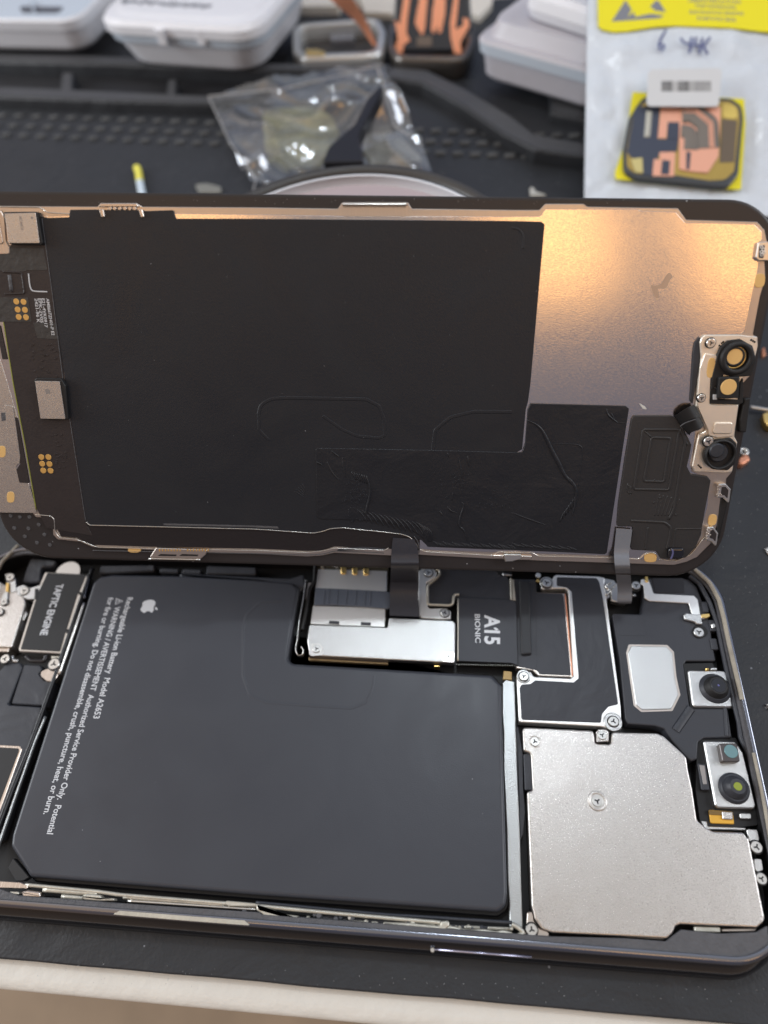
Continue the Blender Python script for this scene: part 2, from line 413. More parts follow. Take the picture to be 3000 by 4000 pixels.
for k, (y0, sl, off) in enumerate(((450, .036, 0), (489, .038, -22), (525, .042, 18))):
    for i in range(36):
        x = -60 + off + i * 67.8
        if x > 2280: break
        y = y0 + sl * x
        c = CH.uv((x, y), .5)
        prism2(B, CH, [c + Vector(q) for q in ((-2.1, -1.1), (2.1, -1.1), (2.1, 1.1), (-2.1, 1.1))], 0.02, 1.1, mat('light grey bumps', (.075, .077, .078), .5, cvar=.5, cscale=60), r=.8, bev=.4, soft=2, seg=3)  # bumps a lighter grey than the mat sheet
B.build('bump_texture', mt_)

# ================================================================== PHONE BODY
ph = thing('phone_body', (-80, 39, 0), 'opened black phone body lying on the mat with its battery, boards and cameras exposed', 'phone')
CX, CY, HX, HY, RC = -91.0, 39.45, 91.0, 39.45, 12.06
def rrect(ins, seg=14, near=0.):
    hx, hy, r = HX - ins, HY - ins, max(.5, RC - ins); P = []
    for cx, cy, a0 in ((1, 1, 0), (-1, 1, 90), (-1, -1, 180), (1, -1, 270)):
        for k in range(seg + 1):
            a = math.radians(a0 + 90 * k / seg)
            x = CX + cx * (hx - r) + r * math.cos(a); y = CY + cy * (hy - r) + r * math.sin(a)
            if near: y -= near * max(0, -math.sin(a)) ** 1.5 if a0 >= 180 else 0
            P.append(Vector((x, y)))
    return P
B = MB()
prof = [(.9, .3, 0.6), (-.2, 1.2, 2.0), (-.35, 2.6, 2.2), (-.35, 4.4, 1.7), (-.25, 6.0, .9), (0, 7.1, .2), (.22, 7.5, 0), (.55, 7.65, 0), (1.0, 7.55, 0)]
loops = [(rrect(i, near=nr), z) for i, z, nr in prof]
def loft(B, fr, loops, mt, smooth=True):
    n = len(loops[0][0]); V = [fr.p(q, h) for lp, h in loops for q in lp]
    B.add(V, [[k * n + i, k * n + (i + 1) % n, (k + 1) * n + (i + 1) % n, (k + 1) * n + i] for k in range(len(loops) - 1) for i in range(n)], mt, smooth)
loft(B, CH, loops[:6], frame_m); loft(B, CH, loops[5:], mat('steel lip painted highlight', (.27, .28, .32), .16, 1))  # lip is the frame steel lightened, its thin highlight put into the colour
fr_ = B.build('outer_frame', ph)
B = MB()
loft(B, CH, [(rrect(1.0), 7.54), (rrect(1.12), 7.15), (rrect(1.85), 7.08), (rrect(2.0), 6.6)], adhes, False)
B.build('adhesive_ledge', ph)
P1('adhesive_band', CH, Z('G1', (-300, 430), (0, 452), (130, 500), (400, 516), (520, 540), (800, 546), (1659, 602)) + Z('G2', (25, 605), (60, 652), (280, 668), (400, 674), (830, 718), (1200, 732), (1659, 762)) +
   Z('G3', (90, 778), (200, 790), (245, 784), (262, 760), (740, 772), (1000, 792), (1060, 745), (1100, 716), (1350, 742), (1590, 732), (1640, 702), (1659, 690), (1659, 850), (1560, 900), (1100, 880), (500, 850), (0, 812)) + Z('G2', (1000, 755), (0, 692)) + Z('G1', (1000, 640), (0, 552), (-300, 530)),
   6.4, 7.16, adhes, ph, r=.4, bev=.08)
B = MB()
loft(B, CH, [(rrect(1.95), 6.7), (rrect(2.2), 1.6)], dark, False)
P = rrect(2.2); B.add([CH.p(q, 1.6) for q in P], [list(range(len(P)))], dark)
B.build('inner_tray', ph)
P1('back_glass', CH, [], 0, 1, dark, ph) if False else None
# side button on the near long side, its lit line painted pale lavender
B = MB(); a = CH.uv((1690, 3722), 4.6); b = CH.uv((2075, 3752), 4.6)
tube3(B, [Vector((a.x, -1.35, 5.6)), Vector((b.x, -1.35, 5.6))], .18, .32, (0, -.5, .85), mat('lavender lit line', (.5, .48, .6), .25, .8), seg=12); cyl(B, CH, (a.x, -1.5), .42, 5, 6.2, edge, bev=.1); B.build('side_button', ph)

# battery
BP = [(362, 2275), (392, 2250), (440, 2243), (700, 2247)] + Z('E1', (1659, 270)) + [(1145, 2275), (1168, 2300), (1124, 2576), (1145, 2591), (1922, 2636), (1958, 2673),
      (1982, 3490), (1976, 3540), (1946, 3564), (1000, 3497), (115, 3426), (39, 3306), (44, 3262)]
B = MB()
prism(B, CH, BP, 1.7, 6.3, batt, r=1.6, bev=.85, soft=7, side=batt, seg=6)
bt = B.build('battery', ph)
B = MB()
U = [CH.uv(q, 6.3) for q in BP]; U = fillet(U, 1.4)
B2 = MB(); prism2(B2, CH, inset(U, -.75), 1.65, 3.6, battd, r=.2, bev=.3, soft=2); B2.build('battery_wrap', bt)
B2 = MB(); prism(B2, CH, [(700, 2238), (1130, 2258), (1190, 2240), (1195, 2290), (1150, 2330), (1135, 2290), (1000, 2272), (700, 2256)], 2, 5.2, batt, r=.8, bev=.6, soft=4)
prism(B2, CH, Z('E1', (650, 180), (1000, 175), (1000, 215), (640, 235)), 2, 4.6, slate, r=.5, bev=.3)
prism(B2, CH, Z('E1', (1035, 195), (1160, 200), (1155, 230), (1030, 225)), 2, 4.6, slate, r=.5, bev=.3)
prism(B2, CH, Z('E1', (1180, 200), (1305, 205), (1300, 238), (1175, 232)), 2, 4.6, slate, r=.5, bev=.3)
prism(B2, CH, Z('E1', (1340, 180), (1659, 190), (1659, 240), (1335, 235)), 2, 4.6, slate, r=.5, bev=.3)
B2.build('battery_fold', bt)
T = MB(); H = 6.315
text(T, CH, 'Rechargeable Li-ion Battery  Model A2653', Z1('E1', 826, 388), Z1('E1', 603, 1172), 23, H, ink, .015)
T.build('battery_text', bt)
T = MB()
text(T, CH, 'WARNING / AVERTISSEMENT  Authorized Service Provider Only.  Potential', Z1('E1', 746, 448), Z1('F1', 303, 925), 22, H, ink, .015)
tri = [CH.uv(q, H) for q in Z('E1', (752, 392), (799, 412), (746, 434))]
c0 = sum(tri, Vector((0, 0))) / 3
for i in range(3):
    a, b = tri[i], tri[(i + 1) % 3]
    T.add([CH.p(q, H) for q in (a, b, b + (c0 - b) * .24, a + (c0 - a) * .24)], [[0, 1, 2, 3]], ink)
text(T, CH, '!', Z1('E1', 757, 409), Z1('E1', 756, 415), 13, H, ink, .02)
T.build('battery_text', bt)
T = MB()
text(T, CH, 'for fire or burning. Do not disassemble, crush, puncture, heat, or burn.', Z1('E1', 704, 388), Z1('F1', 280, 797), 22, H, ink, .015)
T.build('battery_text', bt)
T = MB(); logo(T, CH, CH.uv(Z1('E1', 972, 446), H), 4.35, -math.pi / 2 - .05, H, ink); T.build('fruit_emblem', bt)
# pale embossed outline on the pouch
B = MB()
ridge(B, CH, [(950, 2460), (965, 2400), (1020, 2350), (1100, 2345)], 6.28, .5, .06, batt)
ridge(B, CH, [(950, 2460), (950, 2640), (975, 2715), (1040, 2745), (1370, 2768), (1430, 2745), (1455, 2690), (1462, 2640)], 6.28, .35, .05, batt)
B.build('pouch_crease', bt)

# vibration motor
B = MB()
prism(B, CH, Z('E1', (290, 222), (560, 236), (566, 262), (512, 420), (400, 752), (122, 738), (118, 718), (225, 380)), 1.7, 6.0, edge, r=.5, bev=.2)
vm = B.build('vibration_motor', ph)
P1('motor_label', CH, Z('E1', (306, 228), (556, 240), (545, 275), (512, 352), (500, 372), (432, 590), (420, 625), (388, 738), (132, 724), (240, 372)), 6.0, 6.12, black, vm, r=.3, bev=.05)
T = MB(); text(T, CH, 'TAPTIC ENGINE', Z1('E1', 368, 302), Z1('E1', 258, 632), 28, 6.135, ink, .025); T.build('motor_text', vm)
B = MB()
for q in (Z('E1', (525, 352), (508, 352), (512, 372), (530, 372)), Z('E1', (448, 592), (424, 592), (428, 618), (452, 618)), Z('E1', (250, 330), (226, 330), (222, 400), (244, 400))):
    prism(B, CH, q, 5.5, 6.15, dark, r=.1, bev=.03)
B.build('motor_notch', vm)
B = MB(); c = CH.uv(Z1('E1', 440, 232), 5); cyl(B, CH, c, 84 / 1.659 / scale_at(CH, Z1('E1', 440, 232), 5), 4, 5.2, lug); B.build('motor_bracket', vm)
# glossy rail between battery and motor
B = MB()
ridge(B, CH, Z('E1', (548, 425), (388, 888)), 6.0, .32, .5, edge, it=0)
ridge(B, CH, Z('E1', (590, 230), (548, 400)), 5.6, .3, .5, frame_m, it=0)
ridge(B, CH, Z('E1', (296, 1160), (225, 1327)) + Z('F1', (130, 600), (5, 960), (-60, 1130)), 5.2, .28, .5, whitem, it=0)
ridge(B, CH, Z('E1', (600, 200), (520, 420), (350, 920), (200, 1340)) + Z('F1', (80, 640), (-40, 960)), 5.6, .5, .6, battd, it=0)
B.build('battery_rail', ph)

# loudspeaker and lower left modules
B = MB()
prism(B, CH, Z('E1', (-200, 270), (-10, 280), (100, 345), (158, 395), (166, 428), (78, 700), (70, 712), (-220, 705)), 1.8, 5.8, silverw, r=.6, bev=.25, soft=3)
sp_ = B.build('loudspeaker', ph)
B = MB(); prism(B, CH, Z('E1', (-150, 712), (60, 712), (50, 740), (-150, 738)), 1.8, 5.2, champ, r=.2); B.build('speaker_rim', sp_)
B = MB(); prism(B, CH, Z('E1', (28, 235), (70, 228), (98, 258), (108, 350), (70, 360), (60, 300), (45, 300)), 4.5, 6.0, silver, r=.3)
prism(B, CH, Z('E1', (105, 322), (150, 305), (200, 325), (262, 305), (268, 320), (235, 398), (180, 400), (110, 370)), 4.5, 6.05, silver, r=.5); B.build('speaker_bracket', ph)
B = MB(); prism(B, CH, Z('E1', (38, 290), (60, 292), (54, 352), (34, 350)), 5.6, 6.3, gold, r=.2)
prism(B, CH, Z('E1', (32, 345), (52, 350), (48, 430), (10, 425), (0, 405)), 5.5, 6.2, silver, r=.4); B.build('antenna_spring', ph)
for q, r_ in (((64, 256), 29), ((156, 344), 31), ((24, 415), 24), ((-4, 480), 24)): screw(CH, Z1('E1', *q), r_, 6.35, ph)
B = MB(); prism(B, CH, Z('E1', (195, 130), (370, 150), (345, 185), (270, 190), (255, 290), (140, 290)), 2, 4.8, slate, r=.8, bev=.3)
prism(B, CH, Z('E1', (150, 440), (190, 400), (150, 560), (110, 660), (95, 700)), 2, 4.2, slate, r=.3)
B.build('bottom_cable_cover', ph)
B = MB(); prism(B, CH, Z('E1', (130, 500), (165, 470), (175, 490), (150, 540)), 3, 5, silver, r=.2)
prism(B, CH, Z('E1', (120, 540), (150, 530), (125, 600), (105, 590)), 3, 5, adhes, r=.2); B.build('connector_clip', ph)
B = MB()
prism(B, CH, Z('E1', (-60, 1327), (-40, 900), (40, 815), (130, 810), (142, 835), (50, 1075), (62, 1084), (268, 1098), (252, 1180), (212, 1260), (205, 1327)) + Z('F1', (110, 560), (60, 700), (-20, 960), (-300, 1000), (-300, 0)),
      1.8, 5.4, slate, r=.5, bev=.25)
db = B.build('bottom_board_cover', ph)
B = MB(); prism(B, CH, Z('E1', (152, 820), (262, 826), (270, 850), (250, 880), (285, 925), (345, 930), (330, 975), (290, 1090), (70, 1078)), 2, 5.1, slate, r=.5, bev=.25)
B.build('board_flap', ph)
B = MB(); prism(B, CH, Z('F1', (-150, 340), (128, 354), (142, 372), (132, 400), (-10, 800), (-160, 1200)), 5.0, 5.5, champ, r=.4, bev=.1); sc_ = B.build('sound_chamber', ph)
B = MB(); prism(B, CH, Z('F1', (-150, 356), (120, 370), (121, 388), (-22, 770), (-160, 1180)), 5.5, 5.58, black, r=.4, bev=.04); B.build('chamber_cover', sc_)
B = MB(); prism(B, CH, Z('E1', (262, 868), (300, 850), (392, 838), (385, 870), (350, 935), (300, 930), (265, 900)), 4.6, 5.8, champ, r=.6)
prism(B, CH, Z('E1', (330, 765), (400, 768), (395, 790), (330, 788)), 4.6, 5.6, cream, r=.1); B.build('grounding_lug', ph)
screw(CH, Z1('E1', 348, 818), 40, 6.3, ph); screw(CH, Z1('E1', 30, 785), 33, 6.2, ph)
B = MB(); ridge(B, CH, Z('E1', (170, 770), (200, 800), (290, 800), (300, 765)), 5.6, .5, .5, flexb); ridge(B, CH, Z('E1', (80, 770), (85, 800), (120, 800)), 5.2, .45, .45, silver)
B.build('flex_loop', ph)
B = MB(); prism(B, CH, Z('G1', (50, 318), (85, 250), (190, 375), (150, 400), (100, 403)), 4, 5.4, black, r=.2); B.build('battery_pull_tab', bt)

# white tray wall between battery and boards
B = MB()
prism(B, CH, [(1963, 2668), (1975, 2655), (2008, 2662), (2014, 2830), (2020, 3000), (2030, 3250), (2035, 3450), (2042, 3630), (1992, 3620), (1990, 3520), (1984, 3440), (1980, 3240), (1968, 2990), (1968, 2860), (1962, 2780)],
      2, 5.4, whitem, r=.2, bev=.15); B.build('tray_wall', ph)
B = MB()
prism(B, CH, Z('E2', (1605, 862), (1659, 868), (1659, 925), (1600, 920)), 3.5, 4.6, mat('amber flex', (.30, .20, .08), .4, .4), r=.2, bev=.1); B.build('charging_flex', ph)
B = MB()
prism(B, CH, Z('F3', (22, 240), (40, 225), (72, 410), (76, 640), (84, 780), (72, 930), (55, 960), (60, 1240), (50, 1240), (48, 900), (35, 500)), 2.5, 5.2, slate, r=.2, bev=.15)
prism(B, CH, Z('F3', (75, 408), (118, 400), (132, 420), (134, 640), (84, 640)), 2.5, 5.8, slate, r=.2)
B.build('camera_flex', ph)

# card reader and battery connector cover
B = MB()
prism(B, CH, Z('E2', (395, 178), (860, 190), (856, 225), (845, 470), (835, 585), (350, 570), (385, 330)), 1.8, 5.0, mat('olive board', (.06, .055, .04), .4, cvar=.5, cscale=900), r=.3)
cr = B.build('card_reader', ph)
P1('reader_shell', CH, Z('E2', (402, 203), (848, 215), (846, 352), (384, 335)), 5.0, 5.45, pale, cr, r=.25, bev=.1)
P1('reader_shell', CH, Z('E2', (368, 440), (838, 455), (834, 580), (352, 560)), 5.0, 5.45, pale, cr, r=.25, bev=.1)
B = MB()
for q in ((566, 212), (640, 215), (713, 218)):
    c = Z1('E2', *q)
    prism(B, CH, [(c[0] - 11, c[1] - 14), (c[0] + 11, c[1] - 14), (c[0] + 10, c[1] + 14), (c[0] - 10, c[1] + 14)], 5.4, 5.75, gold, r=.35, bev=.2, soft=3)
B.build('gold_contact', cr)
B = MB(); text(B, CH, 'SZV E3', Z1('E2', 485, 180), Z1('E2', 525, 205), 9, 5.02, inkw)
prism(B, CH, Z('E2', (418, 182), (440, 182), (440, 203), (418, 203)), 5, 5.3, cream, r=.1); B.build('reader_print', cr)
B = MB()
pts = Z('E2', (392, 322), (845, 350)); pt2 = Z('E2', (372, 438), (852, 456))
prism(B, CH, Z('E2', (385, 325), (520, 330), (700, 340), (845, 348), (866, 352), (876, 455), (850, 460), (700, 448), (520, 436), (400, 436), (375, 440)), 5.3, 5.95, bluef, r=.3, bev=.15, soft=3)
for x in (445, 475, 530, 590, 650, 710, 745):
    for k in range(8):
        c = CH.uv(Z1('E2', x + k * -1, 345 + (x - 400) * .03 + k * 11.5), 5.97); cyl(B, CH, c, .2, 5.9, 6.08, bluef, bev=.08, seg=10)
B.build('reader_strap', ph)
B = MB()
ridge(B, CH, Z('E2', (385, 178), (380, 290), (350, 330), (325, 480), (300, 600)), 5.4, .45, .9, black)
ridge(B, CH, Z('E2', (325, 282), (310, 400), (285, 540), (272, 660), (258, 730), (272, 770), (305, 768), (312, 735), (295, 712)), 5.8, .14, .9, edge)
B.build('spring_clip', ph)
B = MB(); prism(B, CH, Z('E2', (335, 290), (370, 292), (345, 380), (318, 402)), 3, 5.2, champ, r=.2); B.build('clip_plate', ph)
B = MB()
prism(B, CH, Z('E2', (340, 770), (850, 800), (858, 822), (340, 795)), 3.0, 4.6, mat('thin gilt board', (.30, .22, .12), .4, .7), r=.2, bev=.1)
prism(B, CH, Z('E2', (342, 740), (845, 785), (850, 808), (345, 778)), 3.0, 4.9, pcb, r=.2, bev=.1)
prism(B, CH, Z('E2', (1155, 825), (1190, 827), (1190, 838), (1155, 838)), 3.0, 4.8, gold, r=.1)
B.build('board_edge', ph)
B = MB()
prism(B, CH, Z('E2', (347, 562), (852, 580), (856, 565), (862, 520), (880, 518), (1275, 537), (1291, 555), (1288, 812), (1205, 808), (440, 768), (345, 760), (332, 670)), 4.4, 6.2, silver, r=.45, bev=.25, soft=3)
cc = B.build('connector_cover', ph)
B = MB()
for q in (Z('E2', (352, 690), (410, 684), (432, 705), (436, 762), (352, 768)), Z('E2', (1222, 740), (1284, 742), (1284, 808), (1210, 804), (1210, 760))):
    prism(B, CH, q, 6.2, 6.24, edge, r=.5, bev=.03)
B.build('screw_seat', cc)
screw(CH, Z1('E2', 392, 720), 29, 6.5, ph); screw(CH, Z1('E2', 1248, 770), 29, 6.5, ph)
B = MB()
for q in (Z('E2', (475, 538), (540, 542), (536, 560), (472, 556)), Z('E2', (680, 546), (745, 550), (742, 568), (678, 564))):
    prism(B, CH, q, 5.45, 5.7, slate, r=.1, bev=.05)
B.build('reader_latch', cr)
# bracket right of the ribbon and wire guard
B = MB()
prism(B, CH, Z('E2', (1050, 215), (1080, 198), (1150, 200), (1172, 225), (1165, 255), (1102, 295), (1112, 445), (1125, 458), (1232, 455), (1262, 475), (1262, 528), (1180, 530), (1072, 520), (1055, 495), (1048, 340)), 3.6, 5.6, pale, r=.5, bev=.2)
B.build('ribbon_bracket', ph)
screw(CH, Z1('E2', 1118, 226), 29, 5.95, ph); screw(CH, Z1('E2', 1223, 486), 30, 5.95, ph)
B = MB()
prism(B, CH, Z('E2', (1195, 190), (1600, 190), (1650, 300), (1659, 420), (1300, 400), (1262, 432), (1115, 430), (1112, 300), (1188, 240)), 2.5, 4.9, slate, r=.4, bev=.15)
B.build('board_film', ph)
B = MB(); ridge(B, CH, Z('E2', (1168, 205), (1190, 215), (1190, 245), (1150, 280), (1112, 308), (1112, 425), (1122, 435), (1260, 440), (1278, 425), (1280, 385), (1290, 370), (1316, 370)), 5.2, .33, .45, cream, it=2); B.build('shield_wire', ph)

# processor
B = MB()
prism(B, CH, Z('E2', (1305, 385), (1655, 400)) + Z('E3', (30, 420), (40, 830)) + Z('E2', (1659, 815), (1300, 800)), 3, 5.6, slate, r=.2, bev=.12, side=battd)
pr = B.build('processor_cover', ph)
B = MB(); ridge(B, CH, Z('E2', (1310, 395), (1308, 800)), 5.62, .16, .12, cream, it=0)
pa = Z1('E2', 1300, 822); pb = Z1('E2', 1659, 830)
for k in range(26):
    t = k / 25; q = (pa[0] + (pb[0] - pa[0] + 20) * t, pa[1] + (pb[1] - pa[1]) * t); c = CH.uv(q, 5)
    cyl(B, CH, c, .22, 4.7, 5.15, mat('solder ball', (.10, .10, .09), .35, .6), seg=10)
B.build('solder_edge', pr)
T = MB(); text(T, CH, 'A15', Z1('E2', 1484, 500), Z1('E2', 1484, 690), 56, 5.62, ink, .03)
T.add([CH.at(q, 5.622) for q in Z('E2', (1573, 596), (1554, 582), (1538, 586), (1556, 602))], [[0, 1, 2, 3]], ink)
text(T, CH, 'BIONIC', Z1('E2', 1418, 496), Z1('E2', 1422, 682), 20, 5.62, ink, .012); T.build('processor_text', pr)
B = MB()
prism(B, CH, Z('E3', (5, 268), (155, 272), (158, 350), (160, 860), (60, 840), (20, 830)), 3, 5.3, slate, r=.2, bev=.1)
prism(B, CH, Z('E3', (45, 275), (118, 278), (128, 752), (60, 758)), 5.3, 6.2, mat('dark ribbed bar', (.022, .024, .028), .5), r=.5, bev=.4, soft=4)
B.build('board_film_strip', ph)
B = MB(); prism(B, CH, Z('E2', (1645, 260), (1659, 262), (1659, 405), (1650, 400)), 4, 5.8, cream, r=.1)
prism(B, CH, Z('E3', (0, 270), (12, 270), (25, 405), (2, 405)), 4, 5.7, cream, r=.1)
prism(B, CH, Z('E2', (1550, 215), (1659, 222), (1659, 250), (1580, 250)), 3, 5.0, dark, r=.1)
prism(B, CH, Z('E2', (1595, 230), (1659, 238), (1659, 246), (1600, 242)), 4.5, 5.3, silver, r=.1)
B.build('edge_clip', ph)

# board shields (silver rim round a black label)
B = MB()
SH = Z('E3', (268, 252), (285, 240), (560, 250), (602, 258), (600, 300), (612, 395), (705, 1090), (712, 1245), (625, 1240), (580, 1225), (45, 1195), (32, 960), (30, 890),
       (120, 865), (140, 900), (380, 912), (398, 895), (365, 345), (345, 330), (280, 330), (190, 335), (185, 270), (262, 268))
prism(B, CH, SH, 3, 5.7, pale, r=.5, bev=.22, soft=3)
bs = B.build('board_shield', ph)
P1('shield_label', CH, Z('E3', (290, 255), (548, 262), (565, 285), (590, 395), (688, 1080), (625, 1095), (585, 1140), (575, 1200), (62, 1180), (50, 975), (62, 952), (120, 948), (150, 925), (400, 938), (432, 912), (430, 880), (386, 350), (355, 322), (290, 312)),
   5.7, 5.78, slate, bs, r=.45, bev=.04)
B = MB(); prism(B, CH, Z('E3', (150, 352), (338, 360), (350, 380), (398, 905), (170, 895), (135, 860), (20, 845), (40, 820), (150, 845)), 3, 5.2, champ, r=.3, bev=.15)
b2 = B.build('memory_shield', ph)
P1('memory_label', CH, Z('E3', (152, 356), (325, 364), (335, 385), (382, 893), (180, 885), (152, 850)), 5.2, 5.26, slate, b2, r=.3, bev=.03)
B = MB(); ridge(B, CH, Z('E3', (345, 365), (392, 895)), 5.35, .12, .15, copper, it=0); B.build('copper_edge', b2)
B = MB(); ridge(B, CH, Z('E3', (385, 450), (405, 895)), 5.0, .22, .2, dark, it=0); B.build('shield_gap', b2)
for q, r_, hh in (((225, 292), 33, 6.3), ((76, 898), 31, 6.3), ((658, 1190), 35, 6.3)): screw(CH, Z1('E3', *q), r_, hh, ph)
B = MB()
for q, r_ in (((225, 292), 44), ((76, 898), 46), ((655, 1195), 60)):
    c = CH.uv(Z1('E3', *q), 5.9); cyl(B, CH, c, r_ / 1.659 / scale_at(CH, Z1('E3', *q), 5.9), 5.3, 5.95, silver, bev=.15)
B.build('screw_tab', bs)
# tangle at the ribbon socket
B = MB()
prism(B, CH, Z('E3', (560, 255), (660, 275), (680, 300), (640, 330), (630, 390), (605, 400), (585, 350)), 4, 5.6, silver, r=.4)
prism(B, CH, Z('E3', (640, 290), (760, 300), (770, 400), (730, 430), (640, 410)), 3.5, 5.0, edge, r=.5, bev=.3, soft=3)
c = CH.uv(Z1('E3', 805, 310), 5.6); cyl(B, CH, c, 1.3, 4.8, 5.6, silver, bev=.2)
ridge(B, CH, Z('E3', (640, 290), (600, 310), (640, 345), (610, 370)), 5.8, .3, .3, edge)
B.build('sensor_socket', ph)
screw(CH, Z1('E3', 805, 308), 31, 6.0, ph)
B = MB()
for q, r_ in (((170, 243), 20), ((168, 278), 12), ((795, 372), 10)):
    c = CH.uv(Z1('E3', *q), 5.6); cyl(B, CH, c, r_ / 1.659 / 18, 5, 5.6, gold if r_ == 12 else edge, bev=.1)
B.build('test_point', ph)

# ear speaker module, top right
B = MB()
prism(B, CH, Z('E3', (650, 492), (838, 496), (852, 400), (862, 262), (1100, 262), (1150, 270), (1200, 320), (1240, 430), (1285, 560), (1300, 690), (1322, 800), (1128, 800), (1115, 825), (1152, 1090), (1182, 1105), (1400, 1105), (1425, 1295), (1245, 1300), (1208, 1325)) +
      Z('F3', (1200, 440), (1160, 455), (1100, 395), (1035, 320), (990, 245), (930, 225), (752, 212), (735, 180), (700, -200)), 2.6, 5.8, slate, r=.5, bev=.3, soft=3)
em = B.build('ear_speaker_module', ph)
B = MB()
prism(B, CH, Z('E3', (668, 495), (855, 508), (872, 638), (690, 632)), 5.8, 5.86, slate, r=.1, bev=.03)
prism(B, CH, Z('E3', (905, 262), (1112, 262), (1118, 355), (930, 358)), 5.8, 5.95, mat('darker pad', (.02, .02, .024), .4), r=.3, bev=.05)
ridge(B, CH, Z('E3', (1160, 1105), (1060, 1250)) , 5.8, .9, .25, slate)
ridge(B, CH, Z('F3', (1380, 110), (1390, 290)), 5.8, .4, .2, slate)
B.build('module_relief', em)
P1('module_plate', CH, Z('E3', (772, 702), (1000, 706), (1040, 745), (1055, 900), (1080, 1020), (1032, 1112), (842, 1118), (803, 1082), (752, 745)), 5.8, 6.0, silver, em, r=.5, bev=.15)
B = MB(); prism(B, CH, Z('E3', (756, 692), (1006, 695), (1050, 740), (1066, 900), (1092, 1020), (1040, 1124), (838, 1130), (790, 1090), (740, 745)), 5.8, 5.84, champ, r=.5, bev=.02); B.build('plate_rim', em)
B = MB()
prism(B, CH, Z('E3', (835, 270), (855, 268), (882, 262), (905, 320), (918, 362), (1180, 375), (1205, 400), (1222, 500), (1170, 505), (1145, 425), (890, 410), (860, 390), (852, 310), (835, 300)), 5.95, 6.25, pale, r=.35, bev=.12)
prism(B, CH, Z('E3', (1112, 500), (1130, 488), (1195, 497), (1255, 497), (1255, 525), (1225, 528), (1240, 560), (1200, 560), (1185, 545), (1120, 530)), 6.1, 6.6, silver, r=.35, bev=.15)
an = B.build('antenna_strip', ph)
B = MB(); prism(B, CH, Z('E3', (1225, 495), (1280, 490), (1286, 510), (1262, 522), (1228, 518)), 6.3, 6.75, gold, r=.2)
prism(B, CH, Z('E3', (862, 250), (882, 250), (886, 285), (866, 285)), 5.9, 6.6, gold, r=.2); B.build('gold_tip', an)
B = MB(); c = CH.uv(Z1('E3', 1220, 605), 5.8); cyl(B, CH, c, 48 / 1.659 / 19, 5, 5.9, dark, bev=.05); B.build('screw_well', em)
screw(CH, Z1('E3', 1212, 612), 35, 6.3, ph)
# cameras facing the display
B = MB(); prism(B, CH, Z('E3', (1112, 815), (1300, 812), (1440, 1110), (1160, 1108)), 5.6, 5.9, dark, r=.4, bev=.05); B.build('camera_well', em)
B = MB(); prism(B, CH, Z('E3', (1140, 858), (1378, 862), (1395, 900), (1432, 1092), (1420, 1100), (1180, 1096), (1168, 1070)), 3, 6.4, silver, r=.5, bev=.25)
fc = B.build('front_camera', ph)
q = Z1('E3', 1315, 978); s_ = scale_at(CH, q, 6.4); c = CH.uv(q, 6.4)
B = MB(); cyl(B, CH, c, 98 / 1.659 / s_, 6.4, 7.2, slate, top=88 / 1.659 / s_, bev=.3, seg=40)
q2 = Z1('E3', 1338, 945); c2 = CH.uv(q2, 9.0); s2 = scale_at(CH, q2, 9); cyl(B, CH, c, 78 / 1.659 / s_, 7.0, 8.6, black, top=66 / 1.659 / s2, bev=.35, seg=40); B.build('lens_barrel', fc)
B = MB(); cyl(B, CH, c, 46 / 1.659 / s2, 8.5, 8.64, glassm, bev=.05, seg=36); cyl(B, CH, c, 7 / 1.659 / s2, 8.6, 8.66, mat('violet painted glint', (.12, .12, .32), .1, .3, coat=1), bev=.02); B.build('lens', fc)  # tiny violet disc paints the glint on the lens
B = MB(); prism(B, CH, Z('E3', (1255, 845), (1278, 843), (1280, 858), (1258, 860)), 5, 6.6, gold, r=.1); prism(B, CH, Z('E3', (1290, 842), (1330, 842), (1330, 858), (1290, 858)), 5, 6.7, silver, r=.2); B.build('camera_contact', fc)
B = MB(); prism(B, CH, Z('F3', (1205, 305), (1450, 300), (1500, 400), (1600, 780), (1590, 870), (1300, 900), (1220, 850), (1190, 640), (1195, 460)), 2, 5.0, dark, r=.4, bev=.05); B.build('camera_well', ph)
B = MB(); prism(B, CH, Z('F3', (1240, 320), (1448, 325), (1500, 400), (1582, 740), (1572, 762), (1335, 755), (1316, 735)), 3, 6.4, silver, r=.5, bev=.25)
ir = B.build('infrared_module', ph)
B = MB(); prism(B, CH, Z('F3', (1342, 338), (1458, 336), (1478, 450), (1468, 458), (1376, 458), (1364, 450)), 6.4, 8.0, mat('dark steel block', (.10, .09, .09), .35, .6), r=.3, bev=.15)
em2 = B.build('projector_block', ir)
B = MB(); q = Z1('F3', 1419, 390); s_ = scale_at(CH, q, 8.0); cyl(B, CH, CH.uv(q, 8.0), 42 / 1.659 / s_, 7.9, 8.1, mat('teal coated glass', (.16, .30, .32), .12, .3, coat=1), bev=.04); B.build('projector_window', em2)
q = Z1('F3', 1440, 628); s_ = scale_at(CH, q, 6.6); c = CH.uv(q, 6.6)
B = MB(); cyl(B, CH, c, 98 / 1.659 / s_, 6.3, 7.2, slate, top=92 / 1.659 / s_, bev=.3, seg=40); cyl(B, CH, c, 74 / 1.659 / s_, 7.1, 8.6, slate, top=66 / 1.659 / s_, bev=.6, seg=40); B.build('lens_barrel', ir)
B = MB(); cyl(B, CH, c, 26 / 1.659 / s_, 8.5, 8.66, mat('lime coated glass', (.30, .36, .04), .2, .3, coat=1), bev=.04); B.build('lens', ir)
B = MB(); prism(B, CH, Z('F3', (1202, 466), (1256, 474), (1284, 640), (1228, 640)), 4, 6.0, slate, r=.3, bev=.12); cb = B.build('infrared_connector', ph)
